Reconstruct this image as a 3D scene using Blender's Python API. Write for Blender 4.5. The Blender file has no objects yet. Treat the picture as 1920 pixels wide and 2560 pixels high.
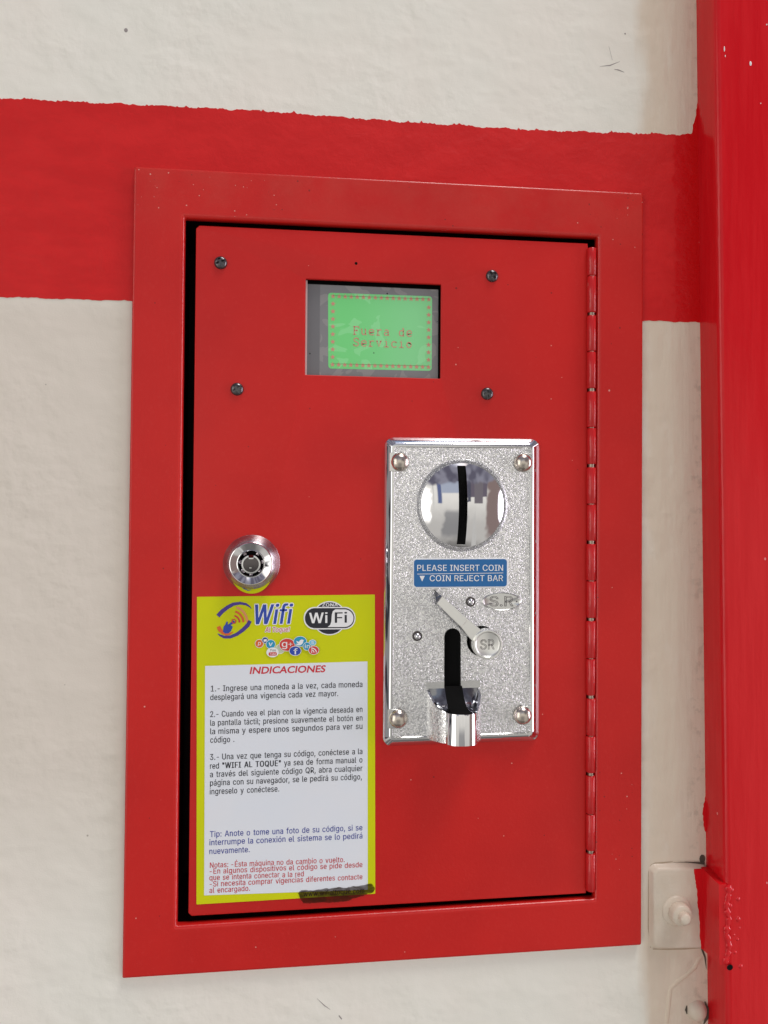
import bpy, bmesh, math, random
from mathutils import Vector, Matrix

# ------------------------------------------------------------------ camera, light, exposure
S = bpy.context.scene
COL = S.collection
random.seed(11)
MM = 0.001


def P(x, z, d=0.0):
    """millimetres on the front of the box: x right, z up, d out of the wall."""
    return Vector((x * MM, -d * MM, z * MM))


cam_d = bpy.data.cameras.new('camera')
cam = bpy.data.objects.new('camera', cam_d)
COL.objects.link(cam)
cam_d.sensor_fit = 'HORIZONTAL'
cam_d.sensor_width = 36.0
cam_d.lens = 1900 / 1920 * 36.0
cam_d.clip_start = 0.01
cam_d.clip_end = 60
ROT = ((0.9928500806, -0.0061885985, -0.1192074606),
       (0.0078999887, 0.9998723320, 0.0138891971),
       (0.1191062870, -0.0147316281, 0.9927721553))


def w(v):
    return Vector((v[0], v[2], -v[1]))


ax, ay, az = w(ROT[0]), -w(ROT[1]), -w(ROT[2])
m4 = Matrix.Identity(4)
for i in range(3):
    m4[i][0], m4[i][1], m4[i][2] = ax[i], ay[i], az[i]
m4.translation = P(-42.323, 18.407, 311.153)
cam.matrix_world = m4
S.camera = cam

S.view_settings.view_transform = 'Standard'
S.view_settings.look = 'None'
S.view_settings.gamma = 1
S.view_settings.use_curve_mapping = False
S.view_settings.exposure = 0.0

world = bpy.data.worlds.new('World')
S.world = world
world.use_nodes = True


class N:
    """small shader-node builder"""

    def __init__(self, tree):
        self.t = tree
        self.n = tree.nodes
        self.l = tree.links

    def put(self, sock, v):
        if isinstance(v, bpy.types.NodeSocket):
            self.l.new(v, sock)
        else:
            sock.default_value = v

    def math(self, op, a, b=0.0, c=None):
        n = self.n.new('ShaderNodeMath')
        n.operation = op
        self.put(n.inputs[0], a)
        self.put(n.inputs[1], b)
        if c is not None:
            self.put(n.inputs[2], c)
        return n.outputs[0]

    def ss(self, v, a, b):
        n = self.n.new('ShaderNodeMapRange')
        n.interpolation_type = 'SMOOTHSTEP'
        self.put(n.inputs['Value'], v)
        n.inputs['From Min'].default_value = a
        n.inputs['From Max'].default_value = b
        return n.outputs['Result']

    def mix(self, f, a, b):
        n = self.n.new('ShaderNodeMix')
        n.data_type = 'RGBA'
        self.put(n.inputs['Factor'], f)
        self.put(n.inputs[6], a if isinstance(a, bpy.types.NodeSocket) else (*a[:3], 1))
        self.put(n.inputs[7], b if isinstance(b, bpy.types.NodeSocket) else (*b[:3], 1))
        return n.outputs[2]

    def xyz(self, kind='Object', scale=1000.0):
        tc = self.n.new('ShaderNodeTexCoord')
        mp = self.n.new('ShaderNodeMapping')
        mp.inputs['Scale'].default_value = (scale,) * 3
        self.l.new(tc.outputs[kind], mp.inputs['Vector'])
        s = self.n.new('ShaderNodeSeparateXYZ')
        self.l.new(mp.outputs[0], s.inputs[0])
        return mp.outputs[0], s.outputs[0], s.outputs[1], s.outputs[2]

    def stretch(self, vec, sc):
        mp = self.n.new('ShaderNodeMapping')
        mp.inputs['Scale'].default_value = sc
        self.l.new(vec, mp.inputs['Vector'])
        return mp.outputs[0]

    def noise(self, vec, scale, detail=3, rough=0.5, dist=0.0):
        n = self.n.new('ShaderNodeTexNoise')
        self.l.new(vec, n.inputs['Vector'])
        n.inputs['Scale'].default_value = scale
        n.inputs['Detail'].default_value = detail
        n.inputs['Roughness'].default_value = rough
        n.inputs['Distortion'].default_value = dist
        return n.outputs['Fac']

    def voro(self, vec, scale):
        n = self.n.new('ShaderNodeTexVoronoi')
        self.l.new(vec, n.inputs['Vector'])
        n.inputs['Scale'].default_value = scale
        return n.outputs['Distance'], n.outputs['Color']

    def voro2(self, x, z, scale, off=0.0):
        c = self.n.new('ShaderNodeCombineXYZ')
        self.put(c.inputs[0], self.math('ADD', x, off))
        self.put(c.inputs[1], self.math('ADD', z, off * 1.7))
        n = self.n.new('ShaderNodeTexVoronoi')
        n.voronoi_dimensions = '2D'
        self.l.new(c.outputs[0], n.inputs['Vector'])
        n.inputs['Scale'].default_value = scale
        return n.outputs['Distance'], n.outputs['Color']

    def bump(self, h, strength, dist, normal=None):
        n = self.n.new('ShaderNodeBump')
        n.inputs['Strength'].default_value = strength
        n.inputs['Distance'].default_value = dist * MM
        self.l.new(h, n.inputs['Height'])
        if normal is not None:
            self.l.new(normal, n.inputs['Normal'])
        return n.outputs[0]


# the covered porch in front of the wall, as light from all round: pale wall opposite,
# dark roof, pale floor, open daylight to the left and right under the roof edge
wn = N(world.node_tree)
bg = world.node_tree.nodes['Background']
_, wx, wy, wz = wn.xyz('Generated', 1.0)
sky = wn.n.new('ShaderNodeTexSky')
sky.sky_type = 'NISHITA'
sky.sun_disc = False
sky.sun_elevation = math.radians(48)
sky.sun_rotation = math.radians(150)
skyc = wn.n.new('ShaderNodeMix')
skyc.data_type = 'RGBA'
skyc.blend_type = 'MULTIPLY'
skyc.inputs['Factor'].default_value = 1
wn.l.new(sky.outputs[0], skyc.inputs[6])
skyc.inputs[7].default_value = (0.30, 0.29, 0.27, 1)
wvec = wn.n.new('ShaderNodeTexCoord').outputs['Generated']
wno = wn.noise(wvec, 5.0, 1, 0.5)
jx = wn.math('ADD', wx, wn.math('MULTIPLY', wn.math('SUBTRACT', wno, 0.5), 0.16))
jz = wn.math('ADD', wz, wn.math('MULTIPLY', wn.math('SUBTRACT', wno, 0.5), 0.22))
opp = wn.mix(wn.ss(jz, -0.86, -0.62), (0.20, 0.19, 0.18), wn.mix(wn.ss(jz, -0.5, 0.3), (0.72, 0.69, 0.64), (1.14, 1.10, 1.01)))
opp = wn.mix(wn.ss(wn.noise(wn.stretch(wvec, (14, 1, 0.6)), 1.0, 2), 0.60, 0.66), opp, (0.74, 0.72, 0.68))
roof = wn.mix(wn.ss(wn.noise(wn.stretch(wvec, (3, 1, 2)), 2.0, 1), 0.38, 0.62), (0.16, 0.15, 0.20), (0.36, 0.35, 0.42))
side = wn.mix(wn.ss(jx, -0.80, -0.88), opp, wn.mix(wn.ss(wn.noise(wn.stretch(wvec, (1, 1, 3)), 3.0, 3), 0.44, 0.50), (0.04, 0.04, 0.05), (0.34, 0.33, 0.33)))
person = wn.math('MULTIPLY', wn.ss(wn.math('ABSOLUTE', jx), 0.30, 0.22), wn.math('MULTIPLY', wn.ss(wz, -0.05, -0.18), wn.ss(wz, -0.75, -0.6)))
side = wn.mix(wn.math('MULTIPLY', person, 0.55), side, (0.10, 0.11, 0.14))


def block(x0, x1, z0, e=0.012):
    return wn.math('MULTIPLY', wn.math('MULTIPLY', wn.ss(wx, x0 - e, x0 + e), wn.ss(wx, x1 + e, x1 - e)), wn.ss(wz, z0 - e, z0 + e))


side = wn.mix(wn.ss(jx, 0.66, 0.74), side, (0.34, 0.25, 0.23))
side = wn.mix(block(0.24, 0.70, 0.20), side, (0.20, 0.17, 0.21))
side = wn.mix(block(0.44, 0.62, 0.06), side, (0.25, 0.22, 0.24))
side = wn.mix(block(0.29, 0.36, 0.10), side, (0.12, 0.12, 0.16))
side = wn.mix(block(-0.40, -0.31, 0.06, 0.02), side, (0.16, 0.20, 0.38))
side = wn.mix(block(-0.31, 0.20, 0.30, 0.02), side, (0.55, 0.60, 0.72))
c1 = wn.mix(wn.ss(jz, 0.46, 0.54), side, roof)
lef = wn.math('MULTIPLY', wn.math('MULTIPLY', wn.ss(jx, -0.52, -0.60), wn.ss(jx, -0.90, -0.82)), wn.math('MULTIPLY', wn.ss(jz, -0.45, -0.30), wn.ss(jz, 0.50, 0.36)))
c2 = wn.mix(lef, c1, (2.8, 2.72, 2.55))
rig = wn.math('MULTIPLY', wn.math('MULTIPLY', wn.ss(wx, 0.88, 0.91), wn.ss(wx, 0.99, 0.98)), wn.math('MULTIPLY', wn.ss(wz, -0.5, -0.3), wn.ss(wz, 0.55, 0.40)))
c3 = wn.mix(rig, c2, (7.5, 6.9, 7.8))
top = wn.math('MULTIPLY', wn.ss(wz, 0.80, 0.86), wn.ss(wx, -0.1, 0.15))
c4 = wn.mix(wn.math('MULTIPLY', top, wn.ss(wy, 0.1, -0.25)), c3, skyc.outputs[2])
wn.l.new(c4, bg.inputs['Color'])
bg.inputs['Strength'].default_value = 0.83

sun_d = bpy.data.lights.new('sun', 'SUN')
sun = bpy.data.objects.new('sun', sun_d)
COL.objects.link(sun)
sun_d.energy = 1.5
sun_d.angle = math.radians(18)
sun_d.color = (1.0, 0.965, 0.91)
sun.rotation_euler = Vector((-0.26, 0.27, -0.93)).to_track_quat('-Z', 'Y').to_euler()

try:
    S.cycles.use_denoising = True
except Exception:
    pass


# ------------------------------------------------------------------ materials
def mat(name, base=(0.8, 0.8, 0.8), rough=0.5, metal=0.0, spec=0.5, build=None, emit=None):
    m = bpy.data.materials.new(name)
    m.use_nodes = True
    n = N(m.node_tree)
    b = m.node_tree.nodes['Principled BSDF']
    b.inputs['Base Color'].default_value = (*base, 1)
    b.inputs['Roughness'].default_value = rough
    b.inputs['Metallic'].default_value = metal
    b.inputs['Specular IOR Level'].default_value = spec
    if emit:
        b.inputs['Emission Color'].default_value = (*emit[0], 1)
        b.inputs['Emission Strength'].default_value = emit[1]
    if build:
        build(n, b)
    return m


def b_wall(n, b):
    v, x, y, z = n.xyz()
    big = n.noise(v, 0.011, 3, 0.55)
    lump = n.noise(n.stretch(v, (1, 1, 1.25)), 0.06, 2, 0.45, 0.2)
    orange = n.noise(v, 0.20, 2, 0.45)
    fine = n.noise(v, 1.7, 2, 0.6)
    # the strip next to the post keeps an older, browner coat of paint
    edge = n.math('ADD', x, n.math('MULTIPLY', n.math('SUBTRACT', n.noise(n.stretch(v, (1, 1, 0.25)), 0.09, 3), 0.5), 16))
    strip = n.math('MULTIPLY', n.ss(edge, 104, 113), n.ss(n.noise(n.stretch(v, (1, 1, 0.3)), 0.13, 4, 0.6), -0.25, 0.5))
    base = n.mix(n.ss(big, 0.35, 0.68), (0.775, 0.768, 0.698), (0.790, 0.758, 0.688))
    base = n.mix(n.math('MULTIPLY', strip, 0.9), base, (0.655, 0.555, 0.445))
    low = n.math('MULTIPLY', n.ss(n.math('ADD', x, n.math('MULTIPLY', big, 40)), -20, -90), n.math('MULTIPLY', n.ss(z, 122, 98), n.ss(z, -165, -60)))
    base = n.mix(n.math('MULTIPLY', low, 0.85), base, (0.665, 0.605, 0.530))  # beige colour cast of the lower left, put into the wall colour
    grime = n.math('MULTIPLY', n.ss(edge, 126, 136), n.ss(n.noise(v, 0.22, 4, 0.65), 0.50, 0.66))
    base = n.mix(n.math('MULTIPLY', grime, 0.35), base, (0.28, 0.25, 0.19))
    d, c = n.voro(v, 0.115)
    sp = n.n.new('ShaderNodeSeparateColor')
    n.l.new(c, sp.inputs[0])
    dot = n.math('MULTIPLY', n.ss(d, 0.055, 0.03), n.ss(sp.outputs[0], 0.90, 0.93))
    base = n.mix(n.math('MULTIPLY', dot, 0.7), base, (0.25, 0.22, 0.18))
    n.l.new(base, b.inputs['Base Color'])
    drip = n.noise(n.stretch(v, (1, 1, 0.16)), 0.16, 3, 0.5)
    h = n.math('ADD', n.math('MULTIPLY', lump, 1.0), n.math('MULTIPLY', orange, n.math('MULTIPLY', n.ss(n.noise(v, 0.018, 3, 0.6), 0.3, 0.75), 0.62)))
    h = n.math('ADD', h, n.math('MULTIPLY', fine, 0.06))
    h = n.math('ADD', h, n.math('MULTIPLY', n.math('MULTIPLY', drip, n.ss(x, 100, 118)), 0.8))
    n.l.new(n.bump(h, 0.6, 1.45), b.inputs['Normal'])
    n.l.new(n.math('ADD', 0.42, n.math('MULTIPLY', orange, 0.2)), b.inputs['Roughness'])


def b_band(n, b):
    v, x, y, z = n.xyz()
    lump = n.noise(n.stretch(v, (1, 1, 1.25)), 0.10, 4, 0.55, 0.4)
    orange = n.noise(v, 0.34, 3, 0.5)
    brush = n.noise(n.stretch(v, (0.4, 1, 1)), 0.10, 4, 0.6)
    base = n.mix(n.ss(brush, 0.35, 0.7), (0.560, 0.0072, 0.0082), (0.625, 0.0112, 0.0120))
    # a second, glossier coat cut in along the post
    e = n.math('ADD', x, n.math('MULTIPLY', n.math('SUBTRACT', n.noise(n.stretch(v, (1, 1, 0.6)), 0.17, 4, 0.62), 0.5), 20))
    coat = n.ss(e, 121.5, 123.5)
    base = n.mix(n.math('MULTIPLY', coat, 0.9), base, (0.560, 0.0035, 0.005))
    d, c = n.voro(v, 0.10)
    sp = n.n.new('ShaderNodeSeparateColor')
    n.l.new(c, sp.inputs[0])
    dot = n.math('MULTIPLY', n.ss(d, 0.045, 0.02), n.ss(sp.outputs[1], 0.86, 0.90))
    base = n.mix(n.math('MULTIPLY', dot, 0.6), base, (0.75, 0.45, 0.45))
    n.l.new(base, b.inputs['Base Color'])
    h = n.math('ADD', lump, n.math('MULTIPLY', orange, 0.35))
    n.l.new(n.bump(h, 0.5, 0.9), b.inputs['Normal'])
    n.l.new(n.math('SUBTRACT', n.math('ADD', 0.42, n.math('MULTIPLY', orange, 0.12)), n.math('MULTIPLY', coat, 0.2)), b.inputs['Roughness'])


def powder(specks):
    def f(n, b):
        v, x, y, z = n.xyz()
        big = n.noise(v, 0.02, 3, 0.5)
        base = n.mix(n.ss(big, 0.3, 0.7), (0.510, 0.0088, 0.0072), (0.575, 0.0122, 0.0094))
        mott = n.noise(v, 0.55, 4, 0.7)
        base = n.mix(n.math('MULTIPLY', n.ss(mott, 0.5, 0.8), 0.18), base, (0.62, 0.05, 0.045))
        dens = 0.0035
        for k, (sc, off, rad, amt) in enumerate(((0.30, 0, 0.10, 1.0), (0.42, 31, 0.11, 1.0), (0.21, 70, 0.085, 1.0))):
            d, c = n.voro2(x, z, sc, off)
            sp = n.n.new('ShaderNodeSeparateColor')
            n.l.new(c, sp.inputs[0])
            if specks:
                # dust and fly specks gather at the two top corners and by the lower hinge
                tl = n.math('MULTIPLY', n.ss(x, -20, -104), n.ss(z, 298, 318))
                tr = n.math('MULTIPLY', n.ss(x, 70, 100), n.ss(z, 290, 318))
                br = n.math('MULTIPLY', n.ss(x, 84, 96), n.math('MULTIPLY', n.ss(z, 20, 40), n.ss(z, 95, 60)))
                dn = n.math('ADD', dens, n.math('MULTIPLY', n.math('MAXIMUM', n.math('MAXIMUM', tl, tr), n.math('MULTIPLY', br, 0.5)), 0.17))
            else:
                dn = dens * 0.8
            hit = n.math('GREATER_THAN', dn, sp.outputs[0])
            size = n.math('MULTIPLY', n.math('ADD', 0.25, sp.outputs[2]), rad * 0.85)
            dot = n.math('MULTIPLY', n.math('LESS_THAN', d, size), hit)
            pick = n.math('GREATER_THAN', sp.outputs[1], 0.52)
            col = n.mix(pick, (0.05, 0.012, 0.012), (0.72, 0.42, 0.36))
            base = n.mix(n.math('MULTIPLY', dot, 0.62), base, col)
        if specks:
            top_tint = n.math('MULTIPLY', n.ss(z, 285, 320), n.ss(n.noise(v, 0.06, 4, 0.6), 0.3, 0.7))  # patchy brownish tone that grows towards the top of the frame
            base = n.mix(n.math('MULTIPLY', top_tint, 0.10), base, (0.42, 0.16, 0.11))
        n.l.new(base, b.inputs['Base Color'])
        h = n.math('ADD', n.noise(v, 0.9, 3, 0.55), n.math('MULTIPLY', n.noise(v, 0.03, 2), 0.6))
        n.l.new(n.bump(h, 0.35, 0.18), b.inputs['Normal'])
    return f


def b_post(n, b):
    v, x, y, z = n.xyz()
    run = n.noise(n.stretch(v, (1, 1, 0.07)), 0.35, 4, 0.6)
    base = n.mix(n.ss(run, 0.35, 0.7), (0.600, 0.0050, 0.0100), (0.640, 0.0100, 0.0150))
    d, c = n.voro(n.stretch(v, (1, 1, 0.7)), 0.115)
    sp = n.n.new('ShaderNodeSeparateColor')
    n.l.new(c, sp.inputs[0])
    dot = n.math('MULTIPLY', n.math('LESS_THAN', d, n.math('MULTIPLY', sp.outputs[2], 0.085)), n.math('GREATER_THAN', sp.outputs[0], 0.84))
    base = n.mix(n.math('MULTIPLY', dot, 0.6), base, (0.75, 0.40, 0.40))
    n.l.new(base, b.inputs['Base Color'])
    h = n.math('ADD', run, n.math('MULTIPLY', n.noise(n.stretch(v, (1, 1, 0.4)), 0.55, 3, 0.55), 0.6))
    n.l.new(n.bump(h, 0.30, 0.45), b.inputs['Normal'])


def b_bracket(n, b):
    v, x, y, z = n.xyz()
    base = n.mix(n.ss(n.noise(v, 0.13, 4, 0.6), 0.35, 0.7), (0.625, 0.535, 0.435), (0.665, 0.585, 0.49))
    n.l.new(base, b.inputs['Base Color'])
    n.l.new(n.bump(n.noise(v, 0.25, 3, 0.5), 0.5, 0.8), b.inputs['Normal'])


def b_cast(n, b):
    v, x, y, z = n.xyz()
    a = n.noise(n.stretch(v, (1.0, 1, 1.0)), 1.12, 1, 0.4, 1.5)
    c = n.noise(v, 1.9, 2, 0.5, 0.8)
    h = n.math('ADD', n.ss(a, 0.40, 0.60), n.math('MULTIPLY', c, 0.12))
    n.l.new(n.bump(h, 0.55, 0.16), b.inputs['Normal'])
    base = n.mix(n.ss(a, 0.3, 0.7), (0.68, 0.68, 0.69), (0.91, 0.91, 0.91))
    n.l.new(base, b.inputs['Base Color'])


def b_worn(n, b):
    v, x, y, z = n.xyz()
    w_ = n.noise(v, 0.8, 5, 0.65)
    n.l.new(n.math('ADD', 0.12, n.math('MULTIPLY', w_, 0.22)), b.inputs['Roughness'])
    n.l.new(n.bump(n.noise(v, 2.2, 3, 0.6), 0.12, 0.1), b.inputs['Normal'])


def b_knuckle(n, b):
    v, x, y, z = n.xyz()
    run = n.noise(n.stretch(v, (1, 1, 0.12)), 0.6, 4, 0.65)
    chip = n.math('MULTIPLY', n.ss(run, 0.655, 0.70), n.ss(n.noise(n.stretch(v, (0.3, 0.3, 1)), 0.03, 2), 0.5, 0.6))
    base = n.mix(chip, (0.54, 0.014, 0.016), (0.30, 0.22, 0.19))
    n.l.new(base, b.inputs['Base Color'])
    n.l.new(n.bump(n.noise(v, 0.5, 3), 0.3, 0.25), b.inputs['Normal'])


def b_glass(n, b):
    v, x, y, z = n.xyz()
    # smears under the loose protective film
    s = n.noise(v, 0.085, 2, 0.4, 1.1)
    blot = n.ss(s, 0.545, 0.555)
    base = n.mix(n.math('MULTIPLY', blot, 0.42), (0.205, 0.205, 0.215), (0.33, 0.32, 0.31))
    base = n.mix(n.ss(x, -31.6, -32.0), base, (0.145, 0.145, 0.155))
    d, c = n.voro(v, 0.28)
    sp = n.n.new('ShaderNodeSeparateColor')
    n.l.new(c, sp.inputs[0])
    dot = n.math('MULTIPLY', n.math('LESS_THAN', d, 0.10), n.math('GREATER_THAN', sp.outputs[0], 0.90))
    base = n.mix(dot, base, n.mix(n.math('GREATER_THAN', sp.outputs[1], 0.4), (0.6, 0.6, 0.6), (0.03, 0.03, 0.03)))
    n.l.new(base, b.inputs['Base Color'])
    n.l.new(n.bump(s, 0.2, 0.3), b.inputs['Normal'])


def b_lcd(n, b):
    v, x, y, z = n.xyz()
    s = n.noise(v, 0.085, 2, 0.4, 1.1)
    blot = n.ss(s, 0.60, 0.61)
    base = n.mix(n.ss(x, -25, 12), (0.145, 0.550, 0.180), (0.200, 0.560, 0.245))
    base = n.mix(n.math('MULTIPLY', blot, 0.35), base, (0.30, 0.66, 0.34))
    d, c = n.voro(v, 0.22)
    sp = n.n.new('ShaderNodeSeparateColor')
    n.l.new(c, sp.inputs[0])
    dot = n.math('MULTIPLY', n.math('LESS_THAN', d, 0.07), n.math('GREATER_THAN', sp.outputs[0], 0.86))
    base = n.mix(n.math('MULTIPLY', dot, 0.8), base, (0.03, 0.06, 0.03))
    n.l.new(base, b.inputs['Base Color'])
    n.l.new(base, b.inputs['Emission Color'])


def b_print(c0, c1, sc=0.05):
    def f(n, b):
        v, x, y, z = n.xyz()
        base = n.mix(n.ss(n.noise(v, sc, 3, 0.5), 0.3, 0.7), c0, c1)
        d, c = n.voro(v, 0.10)
        sp = n.n.new('ShaderNodeSeparateColor')
        n.l.new(c, sp.inputs[0])
        dot = n.math('MULTIPLY', n.math('LESS_THAN', d, n.math('MULTIPLY', sp.outputs[2], 0.05)), n.math('GREATER_THAN', sp.outputs[0], 0.80))
        base = n.mix(n.math('MULTIPLY', dot, 0.7), base, (0.08, 0.05, 0.06))
        n.l.new(base, b.inputs['Base Color'])
        n.l.new(n.bump(n.noise(v, 0.05, 2), 0.15, 0.25), b.inputs['Normal'])
    return f


M = {}
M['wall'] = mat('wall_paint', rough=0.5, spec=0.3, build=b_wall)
M['ridge'] = mat('wall_paint_ridge', (0.65, 0.55, 0.44), 0.5, spec=0.3)
M['band'] = mat('red_wall_paint', rough=0.45, spec=0.28, build=b_band)
M['box'] = mat('red_powder_coat', rough=0.40, spec=0.34, build=powder(True))
M['edge'] = mat('red_powder_coat_rolled_edge', rough=0.26, spec=0.5, build=powder(True))
M['door'] = mat('red_powder_coat_door', rough=0.40, spec=0.34, build=powder(False))
M['post'] = mat('red_gloss_enamel', rough=0.18, spec=0.3, build=b_post)
M['bead'] = mat('red_gloss_weld', (0.60, 0.006, 0.012), 0.16, spec=0.4)
M['cream'] = mat('cream_bracket_paint', rough=0.38, spec=0.4, build=b_bracket)
M['inside'] = mat('dark_cabinet_inside', (0.035, 0.006, 0.006), 0.6)
M['black'] = mat('black_void', (0.004, 0.004, 0.004), 0.8, spec=0.1)
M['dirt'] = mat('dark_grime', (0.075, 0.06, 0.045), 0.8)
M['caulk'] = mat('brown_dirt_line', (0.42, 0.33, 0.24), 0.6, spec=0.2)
M['scuff'] = mat('grey_scuff', (0.30, 0.27, 0.26), 0.7)
M['screw'] = mat('black_oxide_screw', (0.11, 0.105, 0.11), 0.3, metal=0.8, build=b_worn)
M['chrome'] = mat('chrome', (0.78, 0.78, 0.80), 0.045, metal=1.0)
M['pale'] = mat('pale_plated_metal', (0.90, 0.90, 0.87), 0.32, metal=1.0, build=None)
M['darkchrome'] = mat('shaded_chrome', (0.26, 0.265, 0.285), 0.16, metal=1.0)  # chrome darkened to paint the shade inside the chute and on lever sides
M['satin'] = mat('satin_chrome', (0.72, 0.72, 0.71), 0.2, metal=1.0, build=b_worn)
M['cast'] = mat('textured_cast_chrome', rough=0.24, metal=1.0, build=b_cast)
M['rivet'] = mat('brushed_nickel', (0.60, 0.54, 0.48), 0.26, metal=1.0, build=b_worn)
M['steel'] = mat('turned_steel', (0.48, 0.43, 0.45), 0.24, metal=1.0, build=b_worn)  # darkened and reddened to stand in for the red door's reflection
M['darksteel'] = mat('dark_steel', (0.12, 0.11, 0.11), 0.3, metal=1.0, build=b_worn)
M['pin'] = mat('bare_hinge_pin', (0.35, 0.28, 0.22), 0.4, metal=0.9)
M['knuckle'] = mat('red_hinge_paint', rough=0.18, spec=0.5, build=b_knuckle)
M['blue'] = mat('blue_label', (0.012, 0.130, 0.360), 0.35)
M['white'] = mat('white_print', (0.80, 0.81, 0.82), 0.4)
M['lime'] = mat('lime_vinyl', rough=0.4, spec=0.2, build=b_print((0.610, 0.640, 0.004), (0.580, 0.620, 0.006)))
M['paper'] = mat('white_vinyl', rough=0.4, spec=0.25, build=b_print((0.720, 0.765, 0.830), (0.740, 0.770, 0.820)))
M['ink'] = mat('black_ink', (0.012, 0.012, 0.022), 0.4)
M['blueink'] = mat('blue_ink', (0.045, 0.060, 0.330), 0.4)
M['redink'] = mat('red_ink', (0.560, 0.035, 0.050), 0.4)
M['headink'] = mat('heading_red_ink', (0.600, 0.020, 0.040), 0.4)
M['logoblue'] = mat('logo_blue', (0.020, 0.060, 0.380), 0.4)
M['logoviolet'] = mat('logo_violet', (0.060, 0.035, 0.260), 0.4)
M['orange'] = mat('logo_orange', (0.680, 0.130, 0.020), 0.4)
M['salmon'] = mat('logo_salmon', (0.720, 0.300, 0.110), 0.4)
M['icred'] = mat('icon_red', (0.600, 0.045, 0.035), 0.4)
M['iccyan'] = mat('icon_cyan', (0.010, 0.290, 0.500), 0.4)
M['icsky'] = mat('icon_sky', (0.180, 0.520, 0.700), 0.4)
M['icnavy'] = mat('icon_navy', (0.015, 0.060, 0.230), 0.4)
M['icgrey'] = mat('icon_pale', (0.560, 0.620, 0.440), 0.4)
M['glass'] = mat('display_glass', rough=0.24, spec=0.5, build=b_glass)
M['lcd'] = mat('green_lit_screen', rough=0.3, spec=0.4, build=b_lcd, emit=((0.1, 0.5, 0.14), 0.18))
M['lcdink'] = mat('screen_pink_pixels', (0.610, 0.275, 0.205), 0.4)
M['lcdline'] = mat('screen_dark_line', (0.07, 0.17, 0.06), 0.4)
M['cutedge'] = mat('bare_cut_edge', (0.62, 0.50, 0.48), 0.5)
M['marker'] = mat('dried_marker', (0.030, 0.012, 0.004), 0.6, spec=0.1)


def b_marker(m):
    n = N(m.node_tree)
    b = m.node_tree.nodes['Principled BSDF']
    v, x, y, z = n.xyz()
    s = n.noise(n.stretch(v, (0.25, 1, 1.0)), 0.9, 3, 0.6)
    n.l.new(n.math('ADD', 0.55, n.math('MULTIPLY', n.ss(s, 0.35, 0.65), 0.25)), b.inputs['Alpha'])


b_marker(M['marker'])


# ------------------------------------------------------------------ shapes, in millimetres (x, z, d)
def circle(cx, cz, r, n=40, rz=None, a0=0.0):
    rz = r if rz is None else rz
    return [(cx + r * math.cos(a0 + 2 * math.pi * i / n), cz + rz * math.sin(a0 + 2 * math.pi * i / n)) for i in range(n)]


def quad_ring(c, r, n=5):
    """rounded quad from corners bl, br, tr, tl; r one radius or four"""
    rs = [r] * 4 if not isinstance(r, (list, tuple)) else r
    out = []
    sg = ((1, 1, math.pi), (-1, 1, 1.5 * math.pi), (-1, -1, 0), (1, -1, 0.5 * math.pi))
    for (x, z), (sx, sz, a), rr in zip(c, sg, rs):
        for i in range(n):
            t = a + 0.5 * math.pi * i / (n - 1)
            out.append((x + sx * rr + rr * math.cos(t), z + sz * rr + rr * math.sin(t)))
    return out


def rrect(x0, x1, z0, z1, r, n=6):
    return quad_ring([(x0, z0), (x1, z0), (x1, z1), (x0, z1)], r, n)


def inset(c, k):
    s = ((1, 1), (-1, 1), (-1, -1), (1, -1))
    return [(x + a * k, z + b * k) for (x, z), (a, b) in zip(c, s)]


_tmp = bpy.data.collections.new('workbench')
COL.children.link(_tmp)


def curve_mesh(cu):
    o = bpy.data.objects.new('t', cu)
    _tmp.objects.link(o)
    dg = bpy.context.evaluated_depsgraph_get()
    me = o.evaluated_get(dg).to_mesh()
    vf = ([tuple(v.co) for v in me.vertices], [tuple(p.vertices) for p in me.polygons])
    bpy.data.objects.remove(o)
    bpy.data.curves.remove(cu)
    return vf


def shape(loops, d0, d1, bev=0.0, res=2):
    cu = bpy.data.curves.new('c', 'CURVE')
    cu.dimensions = '2D'
    cu.fill_mode = 'BOTH'
    for lp in loops:
        sp = cu.splines.new('POLY')
        sp.points.add(len(lp) - 1)
        for p, (x, z) in zip(sp.points, lp):
            p.co = (x, z, 0, 1)
        sp.use_cyclic_u = True
    h = (d1 - d0) / 2
    cu.bevel_depth = bev
    cu.bevel_resolution = res
    cu.offset = -bev
    cu.extrude = max(h - bev, 0)
    v, f = curve_mesh(cu)
    return [(x, y, z + (d0 + d1) / 2) for x, y, z in v], f


def flat(loops, d):
    return shape(loops, d, d)


def loft(rings, cap0=False, cap1=False, closed=True):
    v, f = [], []
    n = len(rings[0])
    for r in rings:
        v += list(r)
    for k in range(len(rings) - 1):
        for i in range(n if closed else n - 1):
            j = (i + 1) % n
            f.append((k * n + i, k * n + j, (k + 1) * n + j, (k + 1) * n + i))
    if cap0:
        f.append(tuple(range(n))[::-1])
    if cap1:
        f.append(tuple(range((len(rings) - 1) * n, len(rings) * n)))
    return v, f


def lift(loop, d):
    return [(x, z, d) for x, z in loop]


def lathe(cx, cz, prof, n=56, dx=0.0, dz=0.0):
    rings = [[(cx + dx * d + r * math.cos(2 * math.pi * i / n), cz + dz * d + r * math.sin(2 * math.pi * i / n), d) for i in range(n)] for r, d in prof]
    return loft(rings, prof[0][0] > 1e-6, True)


def box(x0, x1, z0, z1, d0, d1):
    return loft([lift([(x0, z0), (x1, z0), (x1, z1), (x0, z1)], d) for d in (d0, d1)], True, True)


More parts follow.
